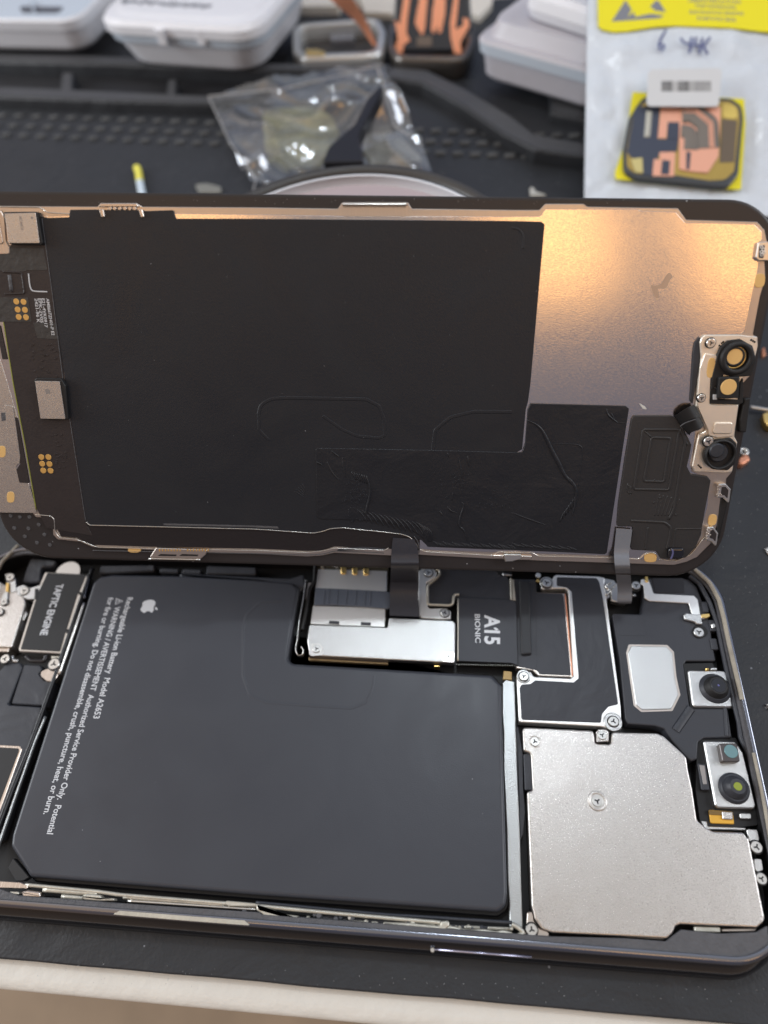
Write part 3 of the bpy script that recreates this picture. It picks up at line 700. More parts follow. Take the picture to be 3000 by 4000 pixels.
P1('connector_face', CH, Z('F3', (1214, 478), (1248, 482), (1264, 602), (1240, 604)), 6.0, 6.05, inkd, cb, r=.1, bev=.02)
B = MB(); prism(B, CH, Z('F3', (1275, 768), (1432, 780), (1442, 862), (1288, 856)), 3, 5.4, mat('orange flex', (.75, .42, .06), .35, .3), r=.3); of = B.build('orange_flex', ph)
B = MB(); prism(B, CH, Z('F3', (1275, 770), (1432, 782), (1434, 806), (1280, 800)), 5.4, 5.6, mat('brown stripe', (.18, .11, .03), .35), r=.1, bev=.03)
prism(B, CH, Z('F3', (1362, 778), (1430, 782), (1434, 832), (1366, 828)), 5.6, 5.9, silverw, r=.2); B.build('flex_stiffener', of)
B = MB(); prism(B, CH, Z('F3', (1475, 790), (1550, 792), (1552, 828), (1480, 826)), 4.5, 5.8, silver, r=.3); B.build('small_component', ph)
B = MB(); prism(B, CH, Z('F3', (1222, 838), (1262, 842), (1270, 876), (1515, 884), (1515, 900), (1250, 895)), 4, 5.6, silver, r=.2); B.build('module_rim', ph)

# big camera cover
B = MB()
CV = Z('F3', (68, 232), (528, 254), (536, 300), (538, 338), (642, 344), (646, 264), (940, 270), (985, 290), (1105, 400), (1132, 430), (1145, 520), (1172, 640), (1200, 835), (1250, 880), (1305, 908), (1500, 914), (1522, 945)) + \
     Z('G3', (1535, 120), (1640, 640), (1632, 668), (1590, 705), (1092, 682), (1062, 695), (1040, 745), (1005, 775), (262, 738), (195, 715), (150, 650), (128, 560)) + Z('F3', (98, 648), (134, 642), (122, 402), (76, 388))
prism(B, CH, CV, 3, 6.7, silverw, r=.8, bev=.35, soft=4)
cv = B.build('rear_camera_cover', ph)
B = MB()
q = Z1('F3', 553, 712); c = CH.uv(q, 6.7); s_ = scale_at(CH, q, 6.7)
ring(B, CH, c, 42 / 1.659 / s_, 62 / 1.659 / s_, 6.6, 6.86, silverw, b=.12); cyl(B, CH, c, 42 / 1.659 / s_, 6.65, 6.72, lug, bev=.01)
q = Z1('F3', 148, 326); ring(B, CH, CH.uv(q, 6.7), 34 / 1.659 / s_, 42 / 1.659 / s_, 6.6, 6.78, silverw, b=.04)
B.build('screw_dimple', cv)
screw(CH, Z1('F3', 553, 712), 38, 6.95, ph); screw(CH, Z1('F3', 148, 326), 32, 6.95, ph)
B = MB(); prism(B, CH, Z('F3', (545, 262), (562, 246), (612, 248), (630, 265), (628, 325), (545, 330)), 4, 6.3, silverw, r=.3); B.build('cover_tab', ph)
screw(CH, Z1('F3', 584, 284), 31, 6.55, ph)
B = MB()
prism(B, CH, Z('G3', (722, 742), (740, 730), (925, 742), (1000, 762), (985, 782), (750, 768)), 5.0, 5.9, champ, r=.2)
prism(B, CH, Z('G3', (1182, 695), (1350, 700), (1352, 735), (1185, 728)), 5.0, 5.9, cream, r=.2)
prism(B, CH, Z('G3', (1360, 710), (1590, 705), (1580, 728), (1362, 730)), 5.0, 5.6, champ, r=.2)
prism(B, CH, Z('G3', (100, 600), (130, 600), (142, 660), (180, 710), (240, 730), (240, 770), (200, 782), (100, 768), (75, 740), (95, 690)), 4.5, 6.2, champ, r=.5)
B.build('cover_flange', cv)
screw(CH, Z1('G3', 128, 716), 40, 6.7, ph)
B = MB(); prism(B, CH, Z('F3', (1520, 892), (1590, 896), (1605, 960), (1590, 985), (1550, 985), (1535, 960)), 4.5, 6.1, silver, r=.4)
prism(B, CH, Z('F3', (1570, 1085), (1618, 1085), (1630, 1160), (1590, 1175), (1575, 1150)), 4.5, 6.1, silver, r=.4)
prism(B, CH, Z('F3', (1545, 1078), (1562, 1080), (1575, 1180), (1560, 1180)), 4.5, 5.6, silver, r=.2); B.build('side_lug', ph)
screw(CH, Z1('F3', 1586, 1010), 40, 6.5, ph); screw(CH, Z1('F3', 1618, 1215), 38, 6.5, ph)

# right wall: gasket rope and frame inner lip
B = MB()
ridge(B, CH, Z('E3', (1185, 205), (1280, 290), (1340, 400), (1372, 520), (1405, 680), (1440, 830), (1492, 1050)), 7.5, .5, .3, beige)
ridge(B, CH, Z('F3', (1565, 400), (1600, 560), (1640, 760), (1680, 1000)), 7.4, .35, .3, beige)
B.build('waterproof_gasket', ph)
B = MB()
ridge(B, CH, Z('E1', (-80, 400), (-40, 250), (20, 150), (120, 50)), 7.3, .5, .4, beige)
B.build('waterproof_gasket', ph)
B = MB()
ridge(B, CH, Z('E3', (1150, 250), (1215, 300), (1280, 420), (1330, 560), (1370, 760), (1420, 1000), (1470, 1200)) + Z('F3', (1480, 300), (1540, 420), (1600, 700), (1659, 960)), 6.3, .5, .6, slate)
for q in Z('E3', (1250, 450), (1300, 570), (1310, 690)):
    c = CH.uv(q, 6); prism2(B, CH, [c + Vector(v) for v in ((-.7, -1.3), (.7, -1.3), (.7, 1.3), (-.7, 1.3))], 4, 6.1, slate, r=.3)
prism(B, CH, Z('E3', (1290, 560), (1315, 552), (1322, 580), (1300, 590)), 5, 6.3, edge, r=.3)
B.build('inner_wall_rib', ph)

# clutter of trims along the near wall
B = MB(); rg = random.Random(11)
def seg(px, h, w, hh, mt): ridge(B, CH, px, h, w, hh, mt, it=0)
seg(Z('G1', (165, 425), (640, 470), (780, 490), (1450, 545), (1659, 560)) + Z('G2', (300, 590), (850, 640), (1200, 670)), 6.3, .35, .3, cream)
seg(Z('G1', (280, 455), (630, 480)), 6.2, .5, .3, cream); seg(Z('G1', (400, 500), (540, 512)), 6.1, .4, .3, cream)
seg(Z('G1', (800, 500), (1450, 552)), 6.2, .45, .3, cream)
seg(Z('G1', (830, 530), (1659, 585)), 6.0, .3, .3, edge)
seg(Z('G2', (0, 540), (850, 620), (1200, 640), (1659, 670)), 5.4, .3, .3, slate)
seg(Z('G2', (400, 640), (1000, 690), (1659, 720)), 5.0, .5, .3, adhes)
prism(B, CH, Z('G1', (-80, 395), (130, 408), (180, 428), (175, 450), (-80, 445)), 5, 6.6, champ, r=.3)
prism(B, CH, Z('G1', (130, 470), (180, 460), (262, 470), (262, 508), (150, 505)), 5.4, 6.9, champ, r=.5, bev=.3, soft=3)
prism(B, CH, Z('G1', (60, 468), (120, 470), (118, 488), (60, 486)), 5.4, 6.8, cream, r=.3)
prism(B, CH, Z('G1', (520, 500), (560, 482), (650, 490), (660, 510), (740, 512), (740, 530), (640, 530), (540, 522)), 5.4, 6.8, cream, r=.4, bev=.3, soft=3)
prism(B, CH, Z('G1', (1450, 545), (1470, 528), (1659, 545), (1659, 565), (1480, 565)), 5.4, 6.7, cream, r=.3)
prism(B, CH, Z('G2', (0, 545), (20, 548), (25, 580), (120, 590), (135, 610), (270, 625), (280, 655), (60, 640), (30, 610), (0, 590)), 5.4, 6.9, cream, r=.4, bev=.3, soft=3)
prism(B, CH, Z('G2', (820, 665), (1000, 672), (1190, 690), (1200, 660), (1250, 655), (1255, 690), (1225, 720), (830, 700)), 5.4, 6.9, cream, r=.4, bev=.3, soft=3)
for a, b in ((410, 528), (600, 718), (1350, 1460), (1500, 1655), (360, 395), (745, 790), (880, 940), (1080, 1150)):
    ya = 645 + (a - 400) * .045
    prism(B, CH, Z('G2', (a, ya), (b, ya + (b - a) * .045), (b, ya + 22 + (b - a) * .045), (a, ya + 22)), 4.6, 6.2, cream, r=.35, bev=.25, soft=3)
for k in range(46):
    t = rg.random(); x = 1300 + t * 700 if k < 30 else rg.uniform(20, 1300); yb = 3495 + (x - 0) * .072 + rg.uniform(-12, 22)
    if 300 < x < 900: continue
    c = CH.uv((x, yb), 6.3); cyl(B, CH, c, rg.uniform(.25, .6), 5.4, 6.1 + rg.random() * .5, rg.choice([cream, edge, slate, adhes]), bev=.15, seg=12)
ridge(B, CH, Z('G2', (1225, 710), (1270, 700), (1330, 720), (1400, 728), (1480, 722), (1560, 740), (1600, 728), (1659, 745)), 6.4, .3, .25, cream)
ridge(B, CH, Z('G3', (0, 680), (40, 700), (80, 740), (30, 760)), 6.4, .4, .3, cream)
B.build('side_key_bracket', ph)
B = MB(); prism(B, CH, Z('G1', (725, 618), (775, 592), (1585, 655), (1625, 690), (1250, 662)), 7.3, 7.70, cream, r=.2, bev=.05); B.build('antenna_window', ph)

# ================================================================== DISPLAY ASSEMBLY
dorg = DS.at((1400, 2220), 0)
dp = thing('display_assembly', dorg, 'detached phone display leaning upright behind the opened phone, black film and metal on its back', 'display')
K = .975
def drect(ins, seg=14):
    hx, hy, r = 78.9 * K - ins, 37.5 * K - ins, 10.85 * K - ins; P = []
    for cx, cy, a0 in ((1, 1, 0), (-1, 1, 90), (-1, -1, 180), (1, -1, 270)):
        for k in range(seg + 1):
            a = math.radians(a0 + 90 * k / seg)
            P.append(Vector((-78.9 * K + cx * (hx - r) + r * math.cos(a), 37.5 * K + cy * (hy - r) + r * math.sin(a))))
    return P
B = MB()
gl = mat('display front glass', (.004, .004, .005), .05, coat=1)
loft(B, DS, [(drect(.7), -1.35), (drect(.1), -1.1), (drect(0), -.5)], gl)
P = drect(.7); B.add([DS.p(q, -1.35) for q in P], [list(range(len(P)))], gl)
g_ = B.build('front_glass', dp)
B = MB(); loft(B, DS, [(drect(0), -.5), (drect(0), -.08), (drect(.1), 0), (drect(.6), 0)], border)
P = drect(.6); B.add([DS.p(q, 0) for q in P], [list(range(len(P)))], border)
B.build('plastic_border', dp)
def D1(name, px, h0, h1, mt, parent=dp, **k): return P1(name, DS, px, h0, h1, mt, parent, **k)
FR = [(-330, 802), (0, 804), (380, 807), (392, 793), (533, 793), (555, 807), (1000, 810), (1319, 815), (1337, 790), (1594, 790), (1609, 815), (2000, 820), (2108, 820), (2130, 796), (2280, 796), (2295, 807), (2648, 813), (2681, 858), (2958, 866), (2988, 899), (2996, 941),
      (2988, 1025), (2991, 1086), (2970, 1158), (2942, 1310), (2961, 1316), (2962, 1350), (2934, 1465), (2900, 1500), (2886, 1581), (2868, 1707), (2877, 1725), (2859, 1846), (2838, 1870), (2832, 1955), (2802, 2051), (2777, 2123), (2723, 2177),
      (2681, 2196), (2633, 2208), (2458, 2202), (2200, 2194), (2084, 2190), (1928, 2184), (1636, 2168), (1524, 2171), (1307, 2160), (1259, 2171), (1199, 2175), (1000, 2165), (808, 2160), (362, 2138), (313, 2117), (225, 2108), (207, 2090), (205, 2033), (190, 2024), (140, 2021), (125, 2003), (5, 2003), (-330, 1960)]
fm = D1('metal_frame', FR, 0, .3, champ, r=.4, bev=.12)
PL = [(-330, 850), (100, 845), (680, 834), (1000, 838), (1400, 845), (1800, 845), (2000, 846), (2111, 845), (2130, 817), (2494, 817), (2500, 824), (2639, 828), (2675, 869), (2946, 876), (2976, 905), (2978, 935), (2955, 953), (2952, 1013), (2963, 1028), (2958, 1062), (2937, 1158), (2910, 1291), (2892, 1306), (2747, 1309),
      (2725, 1400), (2712, 1500), (2720, 1650), (2700, 1840), (2770, 1866), (2765, 1973), (2735, 2090), (2690, 2155), (2640, 2182), (2567, 2190), (2452, 2183), (2374, 2170), (2000, 2160), (1700, 2150), (1600, 2140), (1400, 2120), (600, 2110), (300, 2080), (200, 1980), (120, 1900), (-330, 1900)]
D1('back_plate', PL, .3, .42, dplate, r=.5, bev=.06)
# frame details along the top edge
B = MB()
prism(B, DS, Z('B2', (560, 156), (975, 156), (985, 168), (555, 168)), .3, .9, edge, r=.15, bev=.15, soft=2)
for k in range(34):
    x = 566 + k * 12; prism(B, DS, Z('B2', (x, 170), (x + 6, 170), (x + 6, 182 + (k * 7 % 5)), (x, 182 + (k * 3 % 6))), .3, .34, adhes, r=0, bev=0)
B.build('frame_clip', fm)
B = MB()
prism(B, DS, Z('B1', (650, 155), (885, 155), (900, 180), (632, 180)), .3, .7, champ, r=.2, bev=.15)
for x in (712, 742, 775, 808, 840, 870):
    cyl(B, DS, DS.uv(Z1('B1', x, 190), .66), .42, .3, .72, champ, bev=.15, seg=14)
prism(B, DS, Z('B1', (640, 195), (668, 195), (678, 246), (655, 246)), .66, 1.0, champ, r=.2)
prism(B, DS, Z('B1', (895, 195), (920, 195), (934, 246), (912, 248)), .66, 1.0, champ, r=.2)
B.build('frame_clip', fm)
# main film
MF = Z('B1', (272, 252), (448, 246), (452, 198), (640, 196), (640, 205), (680, 198), (900, 200), (935, 206), (1122, 200), (1140, 255), (1659, 256)) + Z('B2', (1659, 270)) + Z('B3', (192, 275), (212, 292), (120, 1327)) + Z('C3', (105, 275), (90, 330), (66, 590), (0, 625)) + \
     Z('C2', (1659, 640), (1640, 1000), (1400, 1200), (1110, 1215)) + [(1645, 2110), (1603, 2099), (1561, 2084), (1338, 2060), (1283, 2066), (1229, 2081)] + Z('C1', (1659, 1105), (580, 1078), (556, 1060), (490, 600), (400, 0))
mf = D1('graphite_film', MF, .42, .62, film, r=.3, bev=.08)
def crease(px, h, w, hh, **k):
    B = MB(); ridge(B, DS, px, h, w, hh, film, **k); B.build('film_crease', mf)
crease([(1010, 1620), (1018, 1580), (1060, 1558), (1120, 1554), (1430, 1560), (1480, 1585), (1500, 1640), (1505, 1700)], .62, .35, .016)
crease([(1505, 1700), (1480, 1712), (1400, 1705), (1340, 1680), (1260, 1625)], .62, .3, .012)
crease([(1010, 1620), (1012, 1680), (1050, 1720)], .62, .3, .02)
crease([(1690, 1760), (1700, 1680), (1760, 1630), (1850, 1608), (2000, 1610)], .62, .35, .014)
crease(Z('B3', (0, 315), (50, 325), (75, 370), (72, 450)), .62, .2, .04)
for k in range(5): crease(Z('C2', (250 + k * 12, 860 - k * 12), (310 + k * 3, 900 - k * 10)), .62, .14, .03, taper=True)
D1('film_edge', Z('C1', (1060, 1066), (1659, 1082), (1659, 1102), (1060, 1086)) + Z('C2', (145, 1095), (150, 1108), (0, 1104), (0, 1080), (140, 1086)), .62, .68, adhes, mf, r=.05, bev=.02) if False else None
B = MB(); ridge(B, DS, Z('C1', (560, 1060), (580, 1080), (1659, 1106)) + Z('C2', (370, 1132), (430, 1122), (480, 1103), (560, 1097), (930, 1136), (985, 1150), (1030, 1185), (1052, 1230)), .66, .09, .14, edge); B.build('film_rim', mf)
B = MB(); prism(B, DS, Z('C1', (1060, 1070), (1659, 1084), (1659, 1094), (1062, 1082)), .6, .67, adhes, r=.05, bev=.02); prism(B, DS, Z('C2', (0, 1084), (140, 1090), (148, 1104), (0, 1096)), .6, .67, adhes, r=.05, bev=.02); B.build('film_tape', mf)
B = MB(); ridge(B, DS, Z('B1', (272, 255), (340, 750), (412, 1327)) + Z('C1', (456, 420), (556, 1060)), .62, .07, .06, adhes, it=0); B.build('film_rim', mf)
# second film patch with wrinkles
PF = [(1232, 1757), (1240, 1750), (1640, 1757), (2040, 1768), (2052, 1730), (2062, 1600), (2072, 1576), (2446, 1586), (2458, 1594), (2371, 2160), (2362, 2166), (2200, 2158), (1669, 2137), (1655, 2105), (1600, 2065), (1500, 2036), (1250, 2028), (1238, 2018)]
pf = D1('film_patch', PF, .5, .74, film2, r=.4, bev=.12, soft=3)
B = MB()
def wr(k, pts, w=.22, h=.12, it=2): ridge(B, DS, Z(k, *pts), .74, w, h, film2, it=it, taper=True)
wr('C2', ((715, 770), (738, 830), (738, 900), (720, 960), (712, 1010), (730, 1040)), .3, .22)
wr('C2', ((1370, 630), (1380, 700)), .2, .12); wr('C2', ((1310, 640), (1330, 720), (1335, 780)), .18, .1); wr('C2', ((1240, 610), (1250, 640)), .15, .1)
wr('C2', ((1335, 930), (1348, 960), (1325, 1020), (1312, 1090), (1350, 1110), (1370, 1190)), .26, .18)
wr('C2', ((1275, 870), (1270, 920)), .15, .1); wr('C2', ((1240, 960), (1260, 990), (1300, 1000)), .18, .1); wr('C2', ((1190, 990), (1210, 1020)), .2, .12)
wr('C2', ((560, 640), (565, 700), (580, 770)), .22, .09); wr('C2', ((460, 670), (490, 740), (540, 790)), .22, .08)
for k in range(7): wr('C2', ((620 + k * 16, 735 + k * 4), (650 + k * 14, 790 + k * 5)), .14, .07, 1)
for k in range(12): wr('C2', ((650 + k * 36, 975 + k * 8), (690 + k * 36, 1010 + k * 8), (720 + k * 37, 1060 + k * 9)), .17, .12, 2)
for k in range(5): wr('C2', ((1040 + k * 16, 1060 + k * 8), (1085 + k * 14, 1110 + k * 6), (1110 + k * 7, 1190)), .2, .14, 2)
for k in range(26): wr('C2', ((1150 + k * 20, 1185 + (k % 3) * 5 + k * .8), (1190 + k * 20, 1218 + k * .8)), .17, .11, 1)
for k in range(20): wr('C3', ((0 + k * 20, 1195 + (k % 3) * 6 + k * 1.2), (42 + k * 20, 1222 + k * 1.2)), .17, .1, 1)
wr('C3', ((100, 400), (180, 440), (225, 520), (260, 600), (310, 690), (340, 760), (400, 820), (425, 860)), .42, .24)
wr('C3', ((330, 740), (420, 830), (415, 930), (390, 1020)), .3, .2)
for k in range(6): wr('C3', ((410 - k * 14, 890 + k * 20), (400 - k * 18, 960 + k * 20)), .16, .1, 1)
wr('C3', ((230, 555), (420, 555), (455, 575), (455, 620), (430, 830)), .16, .07)
wr('C3', ((610, 325), (620, 370), (690, 420)), .2, .14); wr('C3', ((640, 350), (668, 405)), .15, .1); wr('C3', ((690, 420), (740, 420)), .12, .05)
wr('C3', ((0, 1000), (100, 1040), (220, 1080)), .2, .1)
wr('C2', ((390, 670), (430, 690)), .2, .16); wr('C2', ((490, 600), (540, 640)), .2, .14)
rg = random.Random(5)
for k in range(170):
    if k < 90: x, y = rg.gauss(650, 38), rg.gauss(890, 70); kk = 'C2'
    elif k < 130: x, y = rg.gauss(1330, 60), rg.gauss(800, 60); kk = 'C2'
    else: x, y = rg.gauss(1560, 70), rg.gauss(930, 45); kk = 'C2'
    c = DS.uv(Z1(kk, x, y), .74); cyl(B, DS, c, rg.uniform(.12, .35), .7, .74 + rg.uniform(.02, .06), film2, bev=.02, seg=8)
B.build('film_wrinkle', pf)
# black flex sheet along the bottom and the brown board strip at the left
D1('flex_sheet', [(142, 1990), (340 / 1.659, 2009), (222, 2063), (237, 2096), (301, 2102), (362, 2129), (603, 2137), (1000, 2144), (1199, 2153), (1259, 2150), (1307, 2135), (1512, 2144), (1640, 2150), (1640, 2000), (300, 1980)], .42, .52, flexb, r=.3, bev=.05)
LS = [(-330, 1000), (30, 990), (38, 960), (160, 845), (185, 850)] + Z('B1', (345, 750), (420, 1327)) + Z('C1', (480, 500), (565, 1085), (600, 1150), (300, 1100)) + [(142, 1985), (100, 1740), (54, 1500), (0, 1164), (-60, 1150), (-330, 1150)]
ls = D1('circuit_strip', LS, .42, .58, pcb, r=.2, bev=.05)
B = MB(); ridge(B, DS, [(-2, 1160), (52, 1500), (98, 1740), (141, 1990)], .5, .12, .12, mat('olive edge', (.25, .26, .05), .4), it=0); B.build('strip_edge', ls)
B = MB(); prism(B, DS, Z('B1', (-100, 430), (60, 430), (80, 445), (280, 446), (305, 590), (180, 590), (150, 600), (-100, 590)), .58, .64, mat('grey cover film', (.045, .042, .04), .45, bump=.2, bscale=700), r=.2, bev=.04)
prism(B, DS, Z('B1', (-100, 765), (180, 768), (205, 925), (-100, 925)), .58, .64, MATS['grey cover film'], r=.2, bev=.04)
prism(B, DS, Z('B1', (215, 930), (360, 935), (380, 1040), (240, 1030)), .58, .63, MATS['grey cover film'], r=.2, bev=.04)
ridge(B, DS, Z('B1', (60, 620), (75, 730)), .62, .35, .12, adhes, it=0)
ridge(B, DS, Z('B1', (20, 600), (140, 605), (160, 740), (30, 745)), .62, .18, .08, pcb)
for k in range(46):
    zy = rg.choice(['B1', 'C1']); t = rg.random()
    x, y = (rg.uniform(200, 370), rg.uniform(1050, 1290)) if k % 2 else (rg.uniform(330, 430), rg.uniform(470, 720))
    q = Z1('B1' if k % 2 else 'C1', x, y); c = DS.uv(q, .58); prism2(B, DS, [c + Vector(v) for v in ((-.25, -.18), (.25, -.12), (.25, .18), (-.25, .12))], .5, .65, pcb, r=.08, bev=.03)
B.build('strip_relief', ls)
D1('corner_plate', [(-330, 815), (0, 815), (30, 817), (150, 818), (163, 845), (272, 848), (272, 820), (268, 819), (160, 812), (36, 812), (10, 820), (8, 850)], .3, .34, champ, fm, r=.1, bev=.02) if False else None
B = MB(); prism(B, DS, Z('B1', (-150, 200), (-20, 196), (5, 205), (28, 250), (38, 400), (60, 440), (62, 478), (50, 485), (-150, 488)), .5, .72, champ, r=.3, bev=.08)
prism(B, DS, Z('B1', (-150, 198), (-25, 200), (20, 410), (10, 420), (-150, 425)), .72, .9, champ, r=.3, bev=.1); B.build('corner_bracket', dp)
def chip(px, top, name):
    B = MB(); prism(B, DS, px, .58, 1.5, black, r=.25, bev=.1); o = B.build(name, ls)
    B = MB(); prism(B, DS, top, 1.5, 1.62, silverw, r=.15, bev=.05); B.build('chip_lid', o); return o
cA = chip(Z('B1', (22, 212), (240, 210), (276, 412), (268, 425), (60, 420)), Z('B1', (28, 222), (230, 217), (256, 414), (58, 414)), 'driver_chip')
T = MB(); text(T, DS, 'MDM830', Z1('B1', 122, 242), Z1('B1', 136, 330), 11, 1.635, inkd, .01); cyl(T, DS, DS.uv(Z1('B1', 207, 250), 1.63), .22, 1.6, 1.64, inkd, bev=.01); T.build('chip_text', cA)
cB = chip(Z('C1', (222, 140), (238, 128), (395, 132), (425, 180), (442, 395), (262, 396)), Z('C1', (226, 146), (386, 150), (423, 393), (262, 391)), 'touch_chip')
T = MB(); logo(T, DS, DS.uv(Z1('C1', 313, 216), 1.63), 1.3, -math.pi / 2, 1.635, inkd); T.build('fruit_emblem', cB)
B = MB(); ridge(B, DS, Z('B1', (185, 612), (192, 690), (205, 722), (230, 728), (306, 730)), .62, .13, .06, inkw); B.build('printed_bracket', ls)
T = MB()
for i, (s_, x0, y0, x1, y1) in enumerate((('AMB667ZH01-P E2', 298, 772, 335, 1012), ('E21-4VK0917', 270, 772, 290, 960), ('EPK-2V05', 248, 772, 262, 930), ('2421-96 K', 224, 772, 240, 930))):
    text(T, DS, s_, Z1('B1', x0, y0), Z1('B1', x1, y1), 12, .65, ink, .02)
T.build('strip_text', ls)
def pads(k, pts, r_):
    for q in pts:
        B = MB(); qq = Z1(k, *q); cyl(B, DS, DS.uv(qq, .66), r_ / 1.659 / scale_at(DS, qq, .66), .55, .68, goldp, bev=.04); B.build('gold_pad', ls)
pads('B1', ((105, 793), (152, 795), (114, 845), (161, 847), (121, 893), (168, 895)), 19)
pads('C1', ((267, 640), (313, 640), (273, 683), (320, 685), (280, 727), (327, 728)), 19)
# left silver panel
B = MB(); prism(B, DS, Z('B1', (-300, 1164), (0, 1164), (50, 1327)) + Z('C1', (115, 385), (132, 670), (105, 700), (125, 800), (185, 808), (232, 970), (236, 1003), (15, 1000), (-300, 960)), .42, .56, silverw, r=.3, bev=.06)
lp = B.build('side_panel', dp)
B = MB(); prism(B, DS, Z('C1', (85, 382), (112, 382), (190, 808), (125, 806), (105, 720), (132, 680)), .5, .60, pcb, r=.2, bev=.04)
prism(B, DS, Z('B1', (-30, 940), (0, 950), (45, 1168), (15, 1168)), .5, .66, pcb, r=.1, bev=.04)
prism(B, DS, Z('C1', (5, 352), (42, 350), (45, 400), (10, 408)), .56, .6, adhes, r=.1, bev=.02)
B.build('panel_gap', lp)
B = MB(); prism(B, DS, Z('C1', (30, 300), (85, 310), (130, 640), (125, 685), (60, 685)), .6, .66, silverw, r=.3, bev=.05); B.build('panel_step', lp)
def oval(k, x, y, a, b, parent, h=.62, tilt=0., fr=DS):
    B = MB(); P = []
    for i in range(16):
        t = 2 * math.pi * i / 16; ux = a * math.copysign(abs(math.cos(t)) ** .7, math.cos(t)); uy = b * math.copysign(abs(math.sin(t)) ** .7, math.sin(t))
        P.append(Z1(k, x + ux + uy * tilt, y + uy))
    prism(B, fr, P, h - .3, h, yellowp, r=0, bev=.05); return B.build('foam_pad', parent)
oval('C1', 12, 605, 24, 38, lp); oval('C1', 68, 900, 25, 36, lp); oval('C1', 870, 1243, 42, 16, fm, .45)
oval('B3', 1607, 657, 34, 46, fm, .45, -.1); oval('C3', 1300, 1048, 28, 36, fm, .45, -.15); oval('C3', 897, 1292, 42, 30, fm, .5)
# emitters in the corner of the border
B = MB()
for q in ((68, 1020), (128, 1028), (190, 1028), (92, 1100), (183, 1103), (250, 1078), (160, 1155), (287, 1143), (238, 1195), (322, 1210)):
    c = DS.uv(Z1('C1', *q), .1); cyl(B, DS, c, .42, 0, .12, adhes, bev=.05, seg=14)
B.build('corner_dimple', dp)
# bottom clips
B = MB(); prism(B, DS, Z('C1', (968, 1292), (1010, 1230), (1350, 1240), (1330, 1275), (1300, 1300)), .3, 1.1, champ, r=.25, bev=.1)
for x in (1020, 1160):
    prism(B, DS, Z('C1', (x + 20, 1268), (x + 125, 1272), (x + 120, 1282), (x, 1280)), 1.1, 1.14, dark, r=.05, bev=.01)
for k in range(16):
    x = 1030 + k * 19 if k < 8 else 1060 + k * 19; 
    prism(B, DS, Z('C1', (x, 1236), (x + 8, 1236), (x + 8, 1250), (x, 1250)), 1.1, 1.14, goldp, r=0, bev=0)
ridge(B, DS, Z('C1', (965, 1296), (1300, 1303)), 1.0, .15, .3, edge, it=0); B.build('frame_clip', fm)
B = MB(); prism(B, DS, Z('C2', (1600, 1270), (1659, 1270)) + Z('C3', (60, 1270), (65, 1300), (0, 1318)) + Z('C2', (1615, 1320)), .3, 1.4, edge, r=.25, bev=.2, soft=2)
prism(B, DS, Z('C3', (60, 1278), (130, 1282), (125, 1308), (62, 1308)), .3, .9, champ, r=.2, bev=.15)
prism(B, DS, Z('C2', (1535, 1275), (1605, 1275), (1605, 1300), (1540, 1300)), .3, .8, champ, r=.2, bev=.15); B.build('frame_clip', fm)
# raised lip lines of the frame along the bottom
B = MB()
ridge(B, DS, [(140, 2010), (200, 2015), (213, 2030), (215, 2075), (232, 2100), (301, 2106), (340, 2122), (380, 2137), (603, 2143), (1000, 2150), (1199, 2158), (1259, 2152), (1300, 2141), (1505, 2149), (1518, 2140)], .5, .10, .16, edge); B.build('frame_lip', fm); B = MB()
ridge(B, DS, [(362, 2150), (603, 2155), (1000, 2162), (1199, 2168), (1265, 2164), (1307, 2152), (1500, 2160)], .35, .10, .12, adhes); B.build('frame_lip', fm); B = MB()
ridge(B, DS, [(1640, 2145), (1660, 2155), (1928, 2170), (1945, 2155), (2080, 2158), (2100, 2172), (2374, 2178), (2500, 2184), (2520, 2160), (2560, 2158), (2575, 2185), (2640, 2192), (2700, 2165), (2750, 2100)], .5, .10, .14, edge); B.build('frame_lip', fm); B = MB()
ridge(B, DS, Z('B1', (0, 178), (260, 182), (300, 215), (448, 225)), .4, .1, .12, edge)
B.build('frame_lip', fm)
B = MB(); prism(B, DS, Z('C2', (545, 1230), (700, 1222), (850, 1235), (850, 1244), (700, 1242), (520, 1248)), .5, .58, slate, r=.1, bev=.03); B.build('film_sliver', dp)

# sensor film at the right
SF = Z('C3', (775, 395), (790, 370), (1040, 370), (1062, 385), (1100, 440), (1140, 505), (1165, 560), (1150, 640), (1135, 700), (1160, 750), (1268, 765), (1290, 790), (1275, 870), (1250, 1000), (1225, 1150), (1190, 1225), (1130, 1290), (1080, 1305), (965, 1300), (935, 1250), (775, 1242), (765, 1215), (785, 1092), (680, 1090), (690, 950), (735, 640))
sf = D1('sensor_film', SF, .42, .85, mat('dark grey film', (.030, .029, .030), .45, bump=.1, bscale=1500, cvar=.1), r=.5, bev=.2, soft=3)
B = MB(); g = MATS['dark grey film']
def rs(pts, w=.28, h=.16, closed=False): ridge(B, DS, Z('C3', *pts), .85, w, h, g, closed, it=1)
rs(((850, 462), (1085, 462), (1018, 852), (790, 848)), closed=True); rs(((905, 513), (1028, 516), (985, 800), (855, 795)), closed=True)
rs(((1085, 460), (1110, 500), (1122, 545), (1085, 750), (1048, 980), (1015, 1045))); rs(((770, 1052), (990, 1062), (1030, 1095), (1018, 1180), (1000, 1240)))
rs(((880, 1095), (862, 1240)), .2, .1); rs(((1055, 1105), (1225, 1105)), .2, .08); rs(((1060, 1105), (1040, 1230)), .2, .08); rs(((850, 465), (905, 513)), .15, .06)
rs(((1140, 560), (1128, 545), (1100, 440)), .2, .15)
for k in range(4): rs(((750 + k * 7, 812 + k * 6), (740 + k * 7, 850), (760 + k * 5, 878)), .12, .08)
